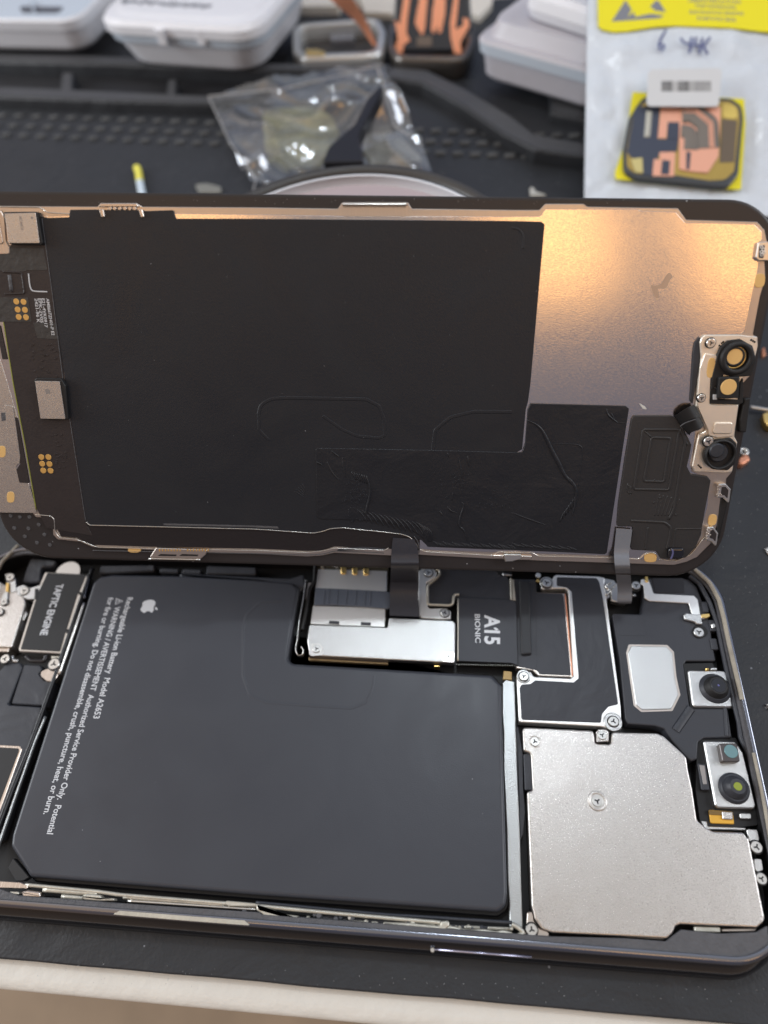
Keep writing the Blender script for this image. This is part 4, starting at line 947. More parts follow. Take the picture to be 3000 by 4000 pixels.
for k in range(6): rs(((985 + k * 26 - 30, 880 + k * 6), (955 + k * 22 - 30, 1020)), .14, .05)
for q in ((924, 790), (960, 905), (922, 933), (1062, 1012)): cyl(B, DS, DS.uv(Z1('C3', *q), .9), .22, .8, .98, g, bev=.08, seg=10)
B.build('film_emboss', sf)
B = MB(); q = [Z1('C3', *p) for p in ((1018, 1245), (1030, 1232), (1110, 1232), (1122, 1250), (1118, 1290), (1100, 1305), (1020, 1300), (1012, 1280))]
prism(B, DS, q, .8, 1.7, glassm, r=.4, bev=.45, soft=5)
ridge(B, DS, Z('C3', (1040, 1240), (1045, 1265), (1030, 1300)), 1.7, .2, .15, mat('violet glass', (.1, .1, .22), .05, coat=1)); B.build('light_sensor', sf)
# camera bracket
BR = Z('B3', (1218, 1060), (1228, 1030), (1250, 1010), (1470, 1008), (1590, 1022), (1594, 1085), (1550, 1275)) + Z('C3', (1500, 110), (1495, 280), (1470, 305), (1442, 508), (1462, 545), (1428, 738), (1385, 742), (1182, 736), (1168, 700), (1200, 540), (1212, 490), (1262, 468), (1245, 420), (1192, 310), (1205, 150), (1225, 0)) 
br = D1('camera_bracket', BR, .42, 1.1, palew, r=.4, bev=.15)
B = MB()
prism(B, DS, Z('B3', (1175, 1120), (1185, 1060), (1215, 1020), (1225, 1035), (1220, 1150), (1195, 1327)) + Z('C3', (1180, 250), (1172, 300), (1155, 270), (1165, 120)), .45, .8, slate, r=.3, bev=.1); B.build('bracket_gasket', dp)
B = MB()
prism(B, DS, Z('B3', (1250, 1130), (1330, 1140), (1310, 1327)) + Z('C3', (1290, 100), (1282, 300), (1470, 304), (1440, 505), (1330, 515), (1275, 500), (1270, 465), (1205, 320), (1200, 260), (1218, 60)), 1.1, 1.45, palew, r=.35, bev=.12)
b3 = B.build('bracket_arm', br)
P1('bracket_boss', DS, Z('C3', (1318, 415), (1425, 415), (1432, 425), (1422, 490), (1312, 490), (1300, 480)), 1.45, 1.75, palew, b3, r=.4, bev=.2, soft=3)
screw(DS, Z1('B3', 1292, 1062), 32, 1.6, dp); screw(DS, Z1('C3', 1230, 258), 28, 1.8, dp)
B = MB()
prism(B, DS, Z('B3', (1330, 1140), (1352, 1090), (1400, 1045), (1480, 1035), (1560, 1080), (1585, 1170), (1565, 1250), (1548, 1275), (1450, 1285), (1375, 1265), (1340, 1327)) + Z('C3', (1335, 120), (1330, 175), (1288, 215), (1295, 120)), 1.1, 1.6, black, r=.3, bev=.15)
prism(B, DS, Z('C3', (1285, 200), (1335, 190), (1335, 262), (1470, 268), (1478, 160), (1500, 120), (1498, 290), (1470, 300), (1285, 296)), 1.1, 1.5, black, r=.2, bev=.1)
q = Z1('B3', 1462, 1160); c = DS.uv(q, 2.2); s_ = scale_at(DS, q, 2.2)
ring(B, DS, c, 72 / 1.659 / s_, 106 / 1.659 / s_, 1.3, 2.5, black, b=.25)
h1_ = B.build('lens_housing', br)
B = MB(); ring(B, DS, DS.uv(Z1('B3', 1445, 1155), 2), 60 / 1.659 / s_, 73 / 1.659 / s_, 1.5, 2.1, gold, b=.15); B.build('gold_ring', h1_)
B = MB(); ring(B, DS, DS.uv(Z1('B3', 1445, 1150), 2.2), 50 / 1.659 / s_, 62 / 1.659 / s_, 1.6, 2.3, black, b=.08); cyl(B, DS, DS.uv(Z1('B3', 1443, 1148), 2.2), 53 / 1.659 / s_, 1.6, 2.2, yellowp, bev=.06); B.build('foam_disc', h1_)
B = MB(); prism(B, DS, Z('C3', (1345, 122), (1478, 118), (1470, 258), (1332, 262)), 1.1, 2.4, black, r=.3, bev=.2, soft=2); h2_ = B.build('lens_housing', br)
B = MB(); cyl(B, DS, DS.uv(Z1('C3', 1405, 186), 2.5), 52 / 1.659 / s_, 2.3, 2.5, yellowp, bev=.06); B.build('foam_disc', h2_)
B = MB(); prism(B, DS, Z('C3', (1305, 235), (1330, 235), (1330, 268), (1305, 268)), 1.5, 1.8, inkw, r=.1, bev=.04); B.build('white_tab', h2_)
q = Z1('C3', 1348, 622); s_ = scale_at(DS, q, 2); c = DS.uv(q, 2.0)
B = MB(); prism(B, DS, Z('C3', (1305, 530), (1420, 515), (1458, 550), (1450, 680), (1400, 728), (1300, 720), (1255, 670), (1258, 600)), 1.1, 1.7, black, r=.8, bev=.2, soft=2)
ring(B, DS, c, 84 / 1.659 / s_, 100 / 1.659 / s_, 1.3, 2.6, black, b=.2)
h3_ = B.build('lens_housing', br)
B = MB(); cyl(B, DS, DS.uv(Z1('C3', 1338, 612), 2.0), 72 / 1.659 / s_, 1.3, 2.2, slate, top=60 / 1.659 / s_, bev=.2, seg=36); cyl(B, DS, DS.uv(Z1('C3', 1332, 600), 3.0), 48 / 1.659 / s_, 2.0, 2.9, slate, bev=.25, seg=36); B.build('rubber_plug', h3_)
screw(DS, Z1('C3', 1275, 540), 34, 2.2, dp)
B = MB()
for q in ((1345, 1078), (1360, 1062), (1370, 1055), (1550, 1042), (1562, 1048), (1572, 1055)): cyl(B, DS, DS.uv(Z1('B3', *q), 1.12), .2, 1.0, 1.13, dark, bev=.01, seg=10)
for q in ((1208, 692), (1216, 700), (1224, 708)): cyl(B, DS, DS.uv(Z1('C3', *q), 1.12), .2, 1.0, 1.13, dark, bev=.01, seg=10)
B.build('bracket_hole', br)
oval('B3', 1290, 1222, 26, 66, br, 1.5, -.12)
B = MB()
prism(B, DS, Z('C3', (1510, 262), (1548, 256), (1520, 480), (1480, 480), (1478, 400)), .1, 1.3, black, r=.3, bev=.2)
prism(B, DS, Z('C3', (1355, 890), (1415, 855), (1400, 960), (1340, 1180), (1325, 1130)), .05, .5, black, r=.3, bev=.2); B.build('edge_gasket', dp)
for pts, ho in ((((1340, 815), (1385, 812), (1420, 850), (1408, 945), (1370, 905), (1328, 905)), (1352, 860)), (((1268, 1095), (1305, 1092), (1338, 1135), (1325, 1225), (1295, 1190), (1256, 1180)), (1280, 1140))):
    B = MB(); prism(B, DS, Z('C3', *pts), .3, 1.3, edge, r=.3, bev=.15)
    prism(B, DS, Z('C3', *[(ho[0] + (x - ho[0]) * .55 + 14, ho[1] + (y - ho[1]) * .6) for x, y in pts]), 1.3, 1.34, border, r=.2, bev=.02)
    for k in range(14): cyl(B, DS, DS.uv(Z1('C3', ho[0] + rg.uniform(-22, 10), ho[1] + rg.uniform(-36, 36)), 1.35), .17, 1.2, 1.4, champ, bev=.05, seg=8)
    B.build('frame_clip', fm)
B = MB(); prism(B, DS, Z('B3', (1595, 410), (1655, 402), (1700, 420), (1690, 530), (1600, 528), (1580, 510)), .4, 1.2, edge, r=.3, bev=.15)
prism(B, DS, Z('B3', (1602, 430), (1640, 425), (1630, 515), (1598, 510)), 1.2, 1.25, adhes, r=.2, bev=.02)
for q in ((1618, 440), (1630, 455), (1616, 470), (1636, 475), (1620, 490)): ring(B, DS, DS.uv(Z1('B3', *q), 1.3), .15, .3, 1.2, 1.32, lug, seg=12, b=.03)
B.build('frame_clip', fm)
# black flex hooks between bracket and film
B = MB()
strip3(B, [(DS.at(Z1('C3', 1055, 372), .9), DS.at(Z1('C3', 1100, 440), .9)), (DS.at(Z1('C3', 1090, 350), 2.2), DS.at(Z1('C3', 1125, 410), 2.2)), (DS.at(Z1('C3', 1150, 312), 2.6), DS.at(Z1('C3', 1190, 385), 2.6)), (DS.at(Z1('C3', 1182, 298), 1.4), DS.at(Z1('C3', 1225, 375), 1.4))], .12, black)
strip3(B, [(DS.at(Z1('C3', 1092, 440), .9), DS.at(Z1('C3', 1150, 500), .9)), (DS.at(Z1('C3', 1130, 418), 2.2), DS.at(Z1('C3', 1160, 478), 2.2)), (DS.at(Z1('C3', 1190, 390), 2.8), DS.at(Z1('C3', 1225, 460), 2.8)), (DS.at(Z1('C3', 1215, 375), 1.4), DS.at(Z1('C3', 1245, 430), 1.4))], .12, black)
ridge(B, DS, Z('C3', (1090, 440), (1120, 418), (1190, 395)), 2.7, .1, .1, adhes)
B.build('sensor_flex', dp)
# fingerprint smudge and scrap on the plate
B = MB(); prism(B, DS, Z('B3', (895, 682), (930, 690), (965, 680), (1000, 620), (1020, 600), (1045, 632), (1025, 650), (1005, 700), (985, 712), (940, 705), (960, 770), (930, 775), (905, 720)), .41, .428, mat('dull smudge', (.50, .43, .38), .38, .9), r=.3, bev=0); B.build('smudge', dp)
B = MB(); prism(B, DS, Z('C3', (822, 288), (862, 312), (875, 330), (850, 328)), .42, .62, mat('pale scrap', (.62, .62, .58), .5), r=.1, bev=.03); B.build('paper_speck', dp)

# ribbons from display to phone
B = MB()
rows = [(DS.at((1535, 2100), .7), DS.at((1618, 2105), .7)), (DS.at((1530, 2140), .85), DS.at((1632, 2140), .9)), (DS.at((1528, 2176), .95), DS.at((1635, 2176), 1.0)),
        (DS.at((1527, 2215), 2.2), DS.at((1636, 2215), 2.2)), (CH.at((1525, 2262), 10), CH.at((1635, 2262), 10)), (CH.at((1524, 2290), 8.0), CH.at((1635, 2290), 8.0)), (CH.at((1522, 2330), 6.6), CH.at((1634, 2330), 6.6)), (CH.at((1522, 2405), 6.0), CH.at((1638, 2410), 6.0))]
strip3(B, rows, .15, cabd); 
ridge(B, DS, [(1618, 2095), (1636, 2120), (1638, 2160)], .85, .08, .1, adhes)
B.build('ribbon_cable', dp)
B = MB()
rows = [(DS.at(Z1('C3', 676, 1100), .95), DS.at(Z1('C3', 778, 1108), .95)), (DS.at(Z1('C3', 668, 1180), 1.1), DS.at(Z1('C3', 768, 1185), 1.1)), (DS.at(Z1('C3', 660, 1262), 1.4), DS.at(Z1('C3', 756, 1262), 1.4)),
        (DS.at(Z1('E3', 662, 140), 2.4), DS.at(Z1('E3', 760, 140), 2.4)), (DS.at(Z1('E3', 668, 205), 3.2), DS.at(Z1('E3', 766, 205), 3.2)), (CH.at(Z1('E3', 678, 275), 11), CH.at(Z1('E3', 772, 275), 11)), (CH.at(Z1('E3', 685, 350), 7.2), CH.at(Z1('E3', 778, 345), 7.2)),
        (CH.at(Z1('E3', 680, 410), 6.6), CH.at(Z1('E3', 776, 408), 6.6)), (CH.at(Z1('E3', 690, 425), 5.4), CH.at(Z1('E3', 772, 425), 5.4))]
strip3(B, rows, .12, cabl); rb = B.build('ribbon_cable', dp); rb['label'] = 'light grey ribbon cable hanging from the sensor film'

# ================================================================== BACKGROUND OBJECTS
# tape roll behind the display
ZT = 42.
def circ3(a, b, c):
    ax, ay, bx, by, cx, cy = a.x, a.y, b.x, b.y, c.x, c.y
    d = 2 * (ax * (by - cy) + bx * (cy - ay) + cx * (ay - by))
    ux = ((ax * ax + ay * ay) * (by - cy) + (bx * bx + by * by) * (cy - ay) + (cx * cx + cy * cy) * (ay - by)) / d
    uy = ((ax * ax + ay * ay) * (cx - bx) + (bx * bx + by * by) * (ax - cx) + (cx * cx + cy * cy) * (bx - ax)) / d
    return Vector((ux, uy)), (Vector((ux, uy)) - a).length
ct, rt = circ3(CH.uv((960, 745), ZT), CH.uv((1450, 633), ZT), CH.uv((1930, 772), ZT))
r_o = (CH.uv((1475, 664), ZT) - ct).length; r_i = (CH.uv((1475, 690), ZT) - ct).length
rc = thing('round_jar', (ct.x, ct.y, 0), 'round dark jar with a white inner rim, mostly hidden behind the display', 'jar')
B = MB(); ring(B, CH, ct, r_o, rt, 0, ZT, mat('dark brown rubber ring', (.045, .042, .040), .45), seg=72, b=1.2); B.build('jar_wall', rc)
B = MB(); ring(B, CH, ct, r_i, r_o + 1, 2, ZT - .8, whitepl, seg=72, b=2.6); B.build('inner_rim', rc)
B = MB(); cyl(B, CH, ct, r_i + .5, 2, ZT - 2.5, pinkish, bev=.5, seg=64); B.build('jar_content', rc)
print('jar', ct, rt)

# plastic boxes
def box_loft(B, qa, qb, z0, dep, bands, rc_):
    """front edge from pixel qa to qb at height z0; bands = [(z, outset, material)]"""
    a = CH.uv(qa, z0); b = CH.uv(qb, z0); d = (b - a).normalized(); n = Vector((-d.y, d.x))
    base = [a, b, b + n * dep, a + n * dep]
    prev = None
    for z, out, mt in bands:
        P = []
        P = fillet(inset(base, -out), rc_ * 1.6, 8)
        cur = [CH.p(q, z) for q in P]
        if prev is not None:
            k = len(cur); B.add(prev + cur, [[i, (i + 1) % k, k + (i + 1) % k, k + i] for i in range(k)], mt, True)
        prev = cur
    B.add(prev, [list(range(len(prev)))], bands[-1][2])
    return a, b, d, n
def box(name, label, qa, qb, z0, dep, body, lid, rc_=7):
    a = CH.uv(qa, z0); b = CH.uv(qb, z0); c = (a + b) / 2
    t = thing(name, (c.x, c.y, z0), label, 'box', 'plastic boxes at the back of the bench')
    B = MB(); r = box_loft(B, qa, qb, z0, dep, body, rc_); B.build('box_body', t)
    B = MB(); box_loft(B, qa, qb, z0, dep, lid, rc_); l = B.build('box_lid', t)
    return t, l, r
ZB = 6.2
t2, l2, (a, b, d, n) = box('plastic_box', 'white plastic box with dark scribbled writing on its lid', (500, 250), (1015, 288), ZB, 58,
    [(ZB, -1.5, whitepl), (ZB + 1.5, 0, whitepl), (ZB + 11.5, 3.6, whitepl), (ZB + 11.6, 3.0, whitepl)],
    [(ZB + 11.3, 3.2, bluepl), (ZB + 11.5, 4.6, bluepl), (ZB + 14.5, 5.2, bluepl), (ZB + 15.2, 6.0, whitepl), (ZB + 18.5, 6.0, whitepl), (ZB + 20.3, 4.5, whitepl), (ZB + 20.6, 1.5, whitepl), (ZB + 21.2, -1, whitepl), (ZB + 21.3, -6, whitepl)], 9)
T = MB(); rg2 = random.Random(2)
zl = ZB + 21.35
text(T, CH, 'small screws mixed', (850, 26), (1010, 30), 20, zl, greyp, .05) if False else None
q0 = (475, 8); q1 = (812, 28)
for k in range(26):
    t_ = k / 25; x = q0[0] + (q1[0] - q0[0]) * t_; y = q0[1] - 8 + 22 * t_
    ridge(T, CH, [(x, y + rg2.uniform(-12, 0)), (x + 6, y + rg2.uniform(4, 16)), (x + 14, y + rg2.uniform(-8, 8))], zl, .45, .05, greyp, it=1)
T.build('lid_writing', l2)
B = MB()
for x in (600, 755):
    prism(B, CH, [(x, 100), (x + 34, 102), (x + 40, 120), (x + 4, 119)], ZB + 13, ZB + 18.6, whitepl, r=.8)
B.build('lid_latch', l2)
t1_, l1, _ = box('plastic_box', 'white plastic box with a clear lid, cut off by the upper left corner', (-330, 190), (345, 205), ZB, 55,
    [(ZB, -1.5, greypl), (ZB + 1.8, 0, whitepl), (ZB + 10, 1.8, whitepl)],
    [(ZB + 9.8, 1.5, bluepl), (ZB + 10, 2.5, whitepl), (ZB + 14, 3, whitepl), (ZB + 15, 2, whitepl), (ZB + 15.1, -3, bluepl), (ZB + 14, -4, bluepl)], 7)
B = MB(); prism(B, CH, [(70, 22), (250, 26), (215, 58), (95, 58)], ZB + 14.0, ZB + 14.3, mat('dark contents', (.10, .11, .13), .4), r=2, bev=.05)
ridge(B, CH, [(118, 0), (140, 62)], ZB + 15, .5, .4, bluepl, it=0); B.build('lid_window', l1)
t3_, l3, _ = box('plastic_box', 'greyish box with a clear rim beside the white pouch, small white case on top', (1872, 300), (2330, 438), 5.6, 62,
    [(5.6, -1.2, greypl), (7, 0, greypl), (15.5, .8, greypl)],
    [(15.3, 1.2, bluepl), (15.6, 2, bluepl), (19.5, 2.4, bluepl), (20.5, 1.6, greypl), (20.8, -1, greypl), (26, -3, greypl)], 5)
B = MB()
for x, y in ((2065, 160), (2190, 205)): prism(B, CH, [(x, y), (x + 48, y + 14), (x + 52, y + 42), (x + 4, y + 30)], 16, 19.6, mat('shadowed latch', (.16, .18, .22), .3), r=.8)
B.build('lid_latch', l3)
a = CH.uv((2025, 66), 27); t4 = thing('white_case', (a.x, a.y, 26), 'small flat white case lying on top of the greyish box', 'case')
B = MB(); box_loft(B, (2040, 72), (2400, 190), 26.2, 50, [(26.2, -1.5, whitepl), (27.5, 0, whitepl), (30.5, .8, whitepl), (34, 0, whitepl), (35.5, -2, whitepl)], 5); B.build('case_shell', t4)

# watch cases
def rrpx(k, pts): return Z(k, *pts)
q = CH.uv(Z1('A2', 540, 400), 2)
t = thing('watch_case', (q.x, q.y, 0), 'open silver watch case lying between the white box and the copper watch part', 'watch part', 'watch cases on the bench')
def case(k, outer, lip_mt, inner_mt, wall_mm, h, t):
    U = fillet([CH.uv(x, h) for x in Z(k, *outer)], 8, 8)
    B = MB(); I = inset(U, wall_mm)
    loft(B, CH, [(inset(U, 1.2), .05), (U, 2.5), (U, h - 1.5), (inset(U, .6), h - .2), (inset(U, 1.3), h), (inset(U, wall_mm - .4), h), (I, h - .6), (I, 2.5)], lip_mt)
    B.build('case_ring', t)
    B = MB(); B.add([CH.p(x, 2.5) for x in I], [list(range(len(I)))], inner_mt); B.build('case_floor', t)
case('A2', ((232, 150), (800, 110), (845, 200), (820, 355), (300, 375), (235, 330)), mat('satin aluminium', (.62, .63, .62), .3, .7), mat('dark board', (.03, .03, .032), .4), 3.6, 9, t)
B = MB(); prism(B, CH, Z('A2', (475, 180), (625, 180), (640, 250), (480, 258)), 2.5, 4.5, greyp, r=1); prism(B, CH, Z('A2', (320, 320), (400, 318), (450, 335), (440, 355), (330, 358)), 8, 9.5, gold, r=1); B.build('case_component', t)
a = CH.at(Z1('A2', 760, 300), 6); b = CH.at(Z1('A2', 690, 130), 16); c = CH.at(Z1('A2', 560, 0), 26); d_ = CH.at(Z1('A2', 500, -80), 30)
B = MB(); off = Vector((4.2, 1.5, 0)); strip3(B, [(a, a + off * .4), (b - off * .6, b + off * .4), (c - off, c + off), (d_ - off, d_ + off)], .3, copper)
strip3(B, [(b + Vector((-.5, 2, -1)), b + off * .3 + Vector((0, 2, -1))), (c + Vector((-1, 3, -2)), c + off + Vector((0, 3, -2))), (d_ + Vector((-1, 3, -2)), d_ + off + Vector((0, 3, -2)))], .4, dark); B.build('flex_tail', t)
q = CH.uv(Z1('A2', 1140, 400), 2)
t = thing('watch_case', (q.x, q.y, 0), 'dark watch case holding an upright coil with orange copper strips', 'watch part', 'watch cases on the bench')
case('A2', ((870, 120), (1400, 130), (1415, 260), (1370, 385), (900, 375), (850, 290)), mat('space grey aluminium', (.16, .15, .14), .28, .8), mat('brown board', (.05, .04, .035), .4), 3.0, 9, t)
ap = CH.at(Z1('A2', 1140, 340), 4)
W = Frame(ap, (1, 0.05, 0), (0, -.80, .60))
B = MB(); prism(B, W, Z('A2', (905, -60), (1385, -60), (1400, 180), (1320, 330), (950, 330), (895, 180)), -3, 0, mat('black coil carrier', (.035, .038, .045), .25), r=2, bev=.8, soft=3)
cc_ = B.build('coil_carrier', t)
for pts in (((965, -60), (1005, -60), (980, 130), (975, 215), (1000, 260), (960, 290), (945, 350), (890, 330), (920, 250), (895, 120), (930, 160)),
            ((1070, -60), (1118, -60), (1105, 60), (1095, 180), (1078, 235), (1050, 190), (1030, 150), (1045, 60)), ((1165, -60), (1230, -60), (1225, 90), (1200, 215), (1180, 215), (1178, 160), (1150, 225), (1135, 190), (1145, 60)),
            ((1290, -60), (1318, -60), (1300, 120), (1290, 195), (1345, 160), (1340, 110), (1378, 125), (1382, 170), (1325, 270), (1335, 350), (1285, 345), (1262, 240), (1258, 150))):
    P1('copper_strip', W, Z('A2', *pts), 0, .35, copper, cc_, r=.6, bev=.1)
B = MB(); prism(B, W, Z('A2', (1045, 235), (1140, 235), (1140, 300), (1040, 300)), 0, .3, mat('brown chip', (.14, .11, .09), .4), r=.5); B.build('coil_chip', cc_)
# pale papers at the far end of the bench
def slab(name, label, cat, px, z0, z1, mt, r=1.):
    q = CH.uv(px[0], z1); setori((q.x, q.y, z0)); B = MB(); prism(B, CH, px, z0, z1, mt, r=r, bev=.3); o = B.build(name); return tag(o, label, cat)
slab('paper_stack', 'cream paper stack behind the silver watch case', 'paper', Z('A2', (175, -120), (560, -120), (540, 40), (172, 40)), .1, 4, creampl)
slab('paper_sheet', 'cream sheet behind the gap between the two watch cases', 'paper', Z('A2', (640, -120), (900, -120), (895, 85), (700, 75)), .1, 3, creampl)
slab('paper_card', 'cream card behind the greyish box, right of the copper part', 'paper', Z('A2', (1385, -120), (1540, -120), (1530, 20), (1450, 105), (1390, 80)), .1, 3, creampl)

# clear plastic bag with a black tool piece
qa = CH.uv((1250, 740), 1)
bag = thing('clear_bag', (qa.x, qa.y, 0), 'crumpled clear plastic bag with bright glints lying behind the display', 'bag')
clear = bpy.data.materials.new('clear crinkled plastic'); clear.use_nodes = True
nt = clear.node_tree; N = nt.nodes; L = nt.links; N.clear()
out = N.new('ShaderNodeOutputMaterial'); mx = N.new('ShaderNodeMixShader'); tr = N.new('ShaderNodeBsdfTransparent'); pb = N.new('ShaderNodeBsdfPrincipled')
pb.inputs['Base Color'].default_value = (.42, .42, .40, 1); pb.inputs['Roughness'].default_value = .07; tr.inputs[0].default_value = (.92, .92, .92, 1)
mx.inputs[0].default_value = .12; L.new(tr.outputs[0], mx.inputs[1]); 
df = N.new('ShaderNodeBsdfDiffuse'); df.inputs[0].default_value = (.45, .46, .45, 1); gs = N.new('ShaderNodeBsdfGlossy'); gs.inputs['Roughness'].default_value = .13; gs.inputs['Color'].default_value = (.9, .93, 1, 1)
mx2 = N.new('ShaderNodeMixShader'); mx2.inputs[0].default_value = .16; L.new(df.outputs[0], mx.inputs[2]); L.new(mx.outputs[0], mx2.inputs[1]); L.new(gs.outputs[0], mx2.inputs[2]); L.new(mx2.outputs[0], out.inputs[0])
tcb = N.new('ShaderNodeTexCoord'); nb = N.new('ShaderNodeTexNoise'); nb.inputs['Scale'].default_value = 45; nb.inputs['Detail'].default_value = 4; nb.inputs['Distortion'].default_value = 1.2
bb = N.new('ShaderNodeBump'); bb.inputs['Strength'].default_value = 1; bb.inputs['Distance'].default_value = .0007; L.new(tcb.outputs['Object'], nb.inputs['Vector']); L.new(nb.outputs[0], bb.inputs['Height']); L.new(bb.outputs[0], gs.inputs['Normal']); N.remove(pb)
B = MB(); NX, NY = 110, 90
GL = ((1300, 440, 9.0), (1510, 440, 9.5), (1470, 475, 6.0), (1010, 655, 8.0), (1150, 560, 4), (1560, 560, 4))
c00, c10, c11, c01 = Vector((990, 745)), Vector((1700, 700)), Vector((1495, 252)), Vector((815, 378))
V = []; Fs = []
for j in range(NY):
    for i in range(NX):
        u, v = i / (NX - 1), j / (NY - 1)
        q = (c00 * (1 - u) + c10 * u) * (1 - v) + (c01 * (1 - u) + c11 * u) * v
        P = CH.at(q, 7.0)
        nz = noise.noise(Vector((P.x * .055, P.y * .05, 1))) * 5.0 + 4.2 * (1 - abs(noise.noise(Vector((P.x * .045 + P.y * .03, P.y * .035 - P.x * .012, 5)))) * 2) ** 5 * .62 + noise.noise(Vector((P.x * .35, P.y * .35, 9))) * .25
        for gx, gy, ga in GL:
            gg = CH.uv((gx, gy), 9); ddx, ddy = P.x - gg.x, P.y - gg.y
            nz += ga * math.exp(-(ddx * .9 + ddy * .25) ** 2 / 110 - (ddy - .3 * ddx) ** 2 / 40)
        V.append(Vector((P.x, P.y, max(1.2, 6.5 + nz))))
Fs = [[j * NX + i, j * NX + i + 1, (j + 1) * NX + i + 1, (j + 1) * NX + i] for j in range(NY - 1) for i in range(NX - 1)]
B.add(V, Fs, clear, True); B.build('bag_film', bag)
B = MB()
ridge(B, CH, [(990, 745), (1000, 700), (900, 560), (815, 378)], 7.5, .35, .35, mat('bag seam', (.30, .30, .30), .3), it=1); ridge(B, CH, [(815, 378), (1100, 350), (1350, 290), (1495, 252)], 8, .5, .5, MATS['bag seam'], it=1)
ridge(B, CH, Z('A2', (790, 440), (830, 560), (900, 820), (1000, 880)), 9, .5, .4, MATS['bag seam'], it=2); B.build('bag_seam', bag)
slab('black_wedge', 'black pointed plastic piece lying on the clear bag', 'plastic part', Z('A2', (430, 1050), (470, 950), (640, 800), (720, 640), (790, 560), (830, 560), (720, 760), (665, 870), (700, 1045)), 15, 20, mat('black wedge plastic', (.010, .010, .014), .5), r=1)
slab('foil_piece', 'crumpled yellowish foil inside the clear bag, left of the black piece', 'foil', Z('A2', (40, 720), (330, 640), (500, 760), (540, 860), (430, 1060), (200, 1090), (60, 1000)) , .6, 3.6, mat('yellowish foil', (.26, .25, .12), .35, .3, bump=1., bscale=120, cvar=.9, cscale=110), r=3)
slab('foil_piece', 'small grey foil inside the clear bag, right of the black piece', 'foil', Z('A2', (680, 860), (900, 850), (1060, 1000), (1080, 1040), (760, 1060), (700, 960)), .6, 3.6, mat('grey foil', (.24, .24, .21), .35, .3, bump=1., bscale=120, cvar=.8, cscale=130), r=3)

# little bits on the mat
B_ = CH.uv((548, 720), 1.2); t = thing('swab_stick', (B_.x, B_.y, 0), 'thin pale stick with a bright yellow tip on the mat left of the clear bag', 'stick')
B = MB(); ridge(B, CH, [(560, 790), (556, 760), (545, 705)], 1.4, 1.5, 1.0, mat('pale blue plastic', (.62, .72, .80), .3), it=0); B.build('stick_shaft', t)
B = MB(); ridge(B, CH, [(546, 706), (541, 672), (534, 652)], 1.6, 1.5, 1.1, mat('lemon plastic', (.85, .78, .12), .3), it=1); B.build('stick_tip', t)
slab('plastic_scrap', 'small grey translucent scrap left of the clear bag, just above the display edge', 'scrap', Z('A1', (1255, 1190), (1340, 1185), (1430, 1205), (1440, 1250), (1290, 1245)), .1, 1.0, mat('grey scrap', (.20, .20, .18), .4), r=1.5)
slab('plastic_scrap', 'small white scrap left of the white pouch, just above the display edge', 'scrap', Z('A3', (115, 1215), (135, 1205), (160, 1240), (240, 1262), (120, 1262)), .1, 1.4, mat('pale grey scrap', (.45, .45, .42), .4), r=1)
t = thing('metal_clip', tuple(CH.at(Z1('C3', 1600, 325), 1)), 'bright metal clip with a brass end at the right edge beside the display', 'metal part')
B = MB(); ridge(B, CH, Z('C3', (1545, 316), (1600, 325), (1700, 340)), 1.5, .55, .5, edge, it=1); B.build('clip_arm', t)
B = MB(); prism(B, CH, Z('C3', (1625, 355), (1659, 345), (1720, 350), (1720, 450), (1659, 440), (1635, 405)), .2, 2.2, gold, r=.8, bev=.4, soft=3); B.build('brass_end', t)
t = thing('copper_terminal', tuple(CH.at(Z1('C3', 1505, 640), 1)), 'tiny copper terminal with a silver loop on the mat right of the display', 'metal part')
B = MB(); prism(B, CH, Z('C3', (1478, 640), (1530, 622), (1545, 655), (1500, 685), (1470, 685)), .2, 2.0, copper, r=.4, bev=.3, soft=2); B.build('copper_foot', t)
B = MB(); ring(B, CH, CH.uv(Z1('C3', 1505, 603), 2), .7, 1.2, .2, 2.2, lug, seg=24, b=.15); B.build('silver_loop', t)
slab('metal_chip', 'tiny bright metal chip at the right edge, level with the display bottom', 'metal part', Z('E3', (1638, 68), (1659, 55), (1690, 60), (1690, 120), (1659, 100)), .1, .7, edge, r=.2)
slab('metal_chip', 'tiny bright metal sliver at the right edge beside the front camera', 'metal part', Z('E3', (1642, 1072), (1662, 1080), (1690, 1120), (1660, 1100)), .1, .6, edge, r=.1)
slab('copper_chip', 'tiny orange copper chip behind the jar side, right of the display bracket', 'metal part', Z('B3', (1625, 1090), (1640, 1085), (1650, 1135), (1625, 1145)), .1, 1.2, copper, r=.2)

# white antistatic pouch
al = math.radians(24)
p0 = CH.at((2600, 800), 5)
G = Frame(p0, (1, -.03, 0), (0, -math.sin(al), math.cos(al)))
po = thing('antistatic_pouch', (p0.x, p0.y, 0), 'white pouch with a yellow printed band and blue handwriting, standing at the upper right', 'pouch')
B = MB(); NX, NY = 50, 60; V = []
qs = [Vector((2282, 830)), Vector((3240, 850)), Vector((3240, -160)), Vector((2298, -160))]
for j in range(NY):
    for i in range(NX):
        u, v = i / (NX - 1), j / (NY - 1)
        q = (qs[0] * (1 - u) + qs[1] * u) * (1 - v) + (qs[3] * (1 - u) + qs[2] * u) * v
        uv = G.uv(q, 0); x, y = uv
        e_ = min(1, min(u, v) * 9)
        hh = (noise.noise(Vector((x * .045, y * .03, 3))) * 2.6 + abs(noise.noise(Vector((x * .11, y * .06, 7)))) * 2.2) * e_
        inner = 1 if (2420 < q.x < 2960 and 250 < q.y < 780) or (2520 < q.x < 2840 and q.y < 300) else 0
        V.append(G.p(uv, hh * (.25 if inner or q.y < 160 else 1) - (.0)))
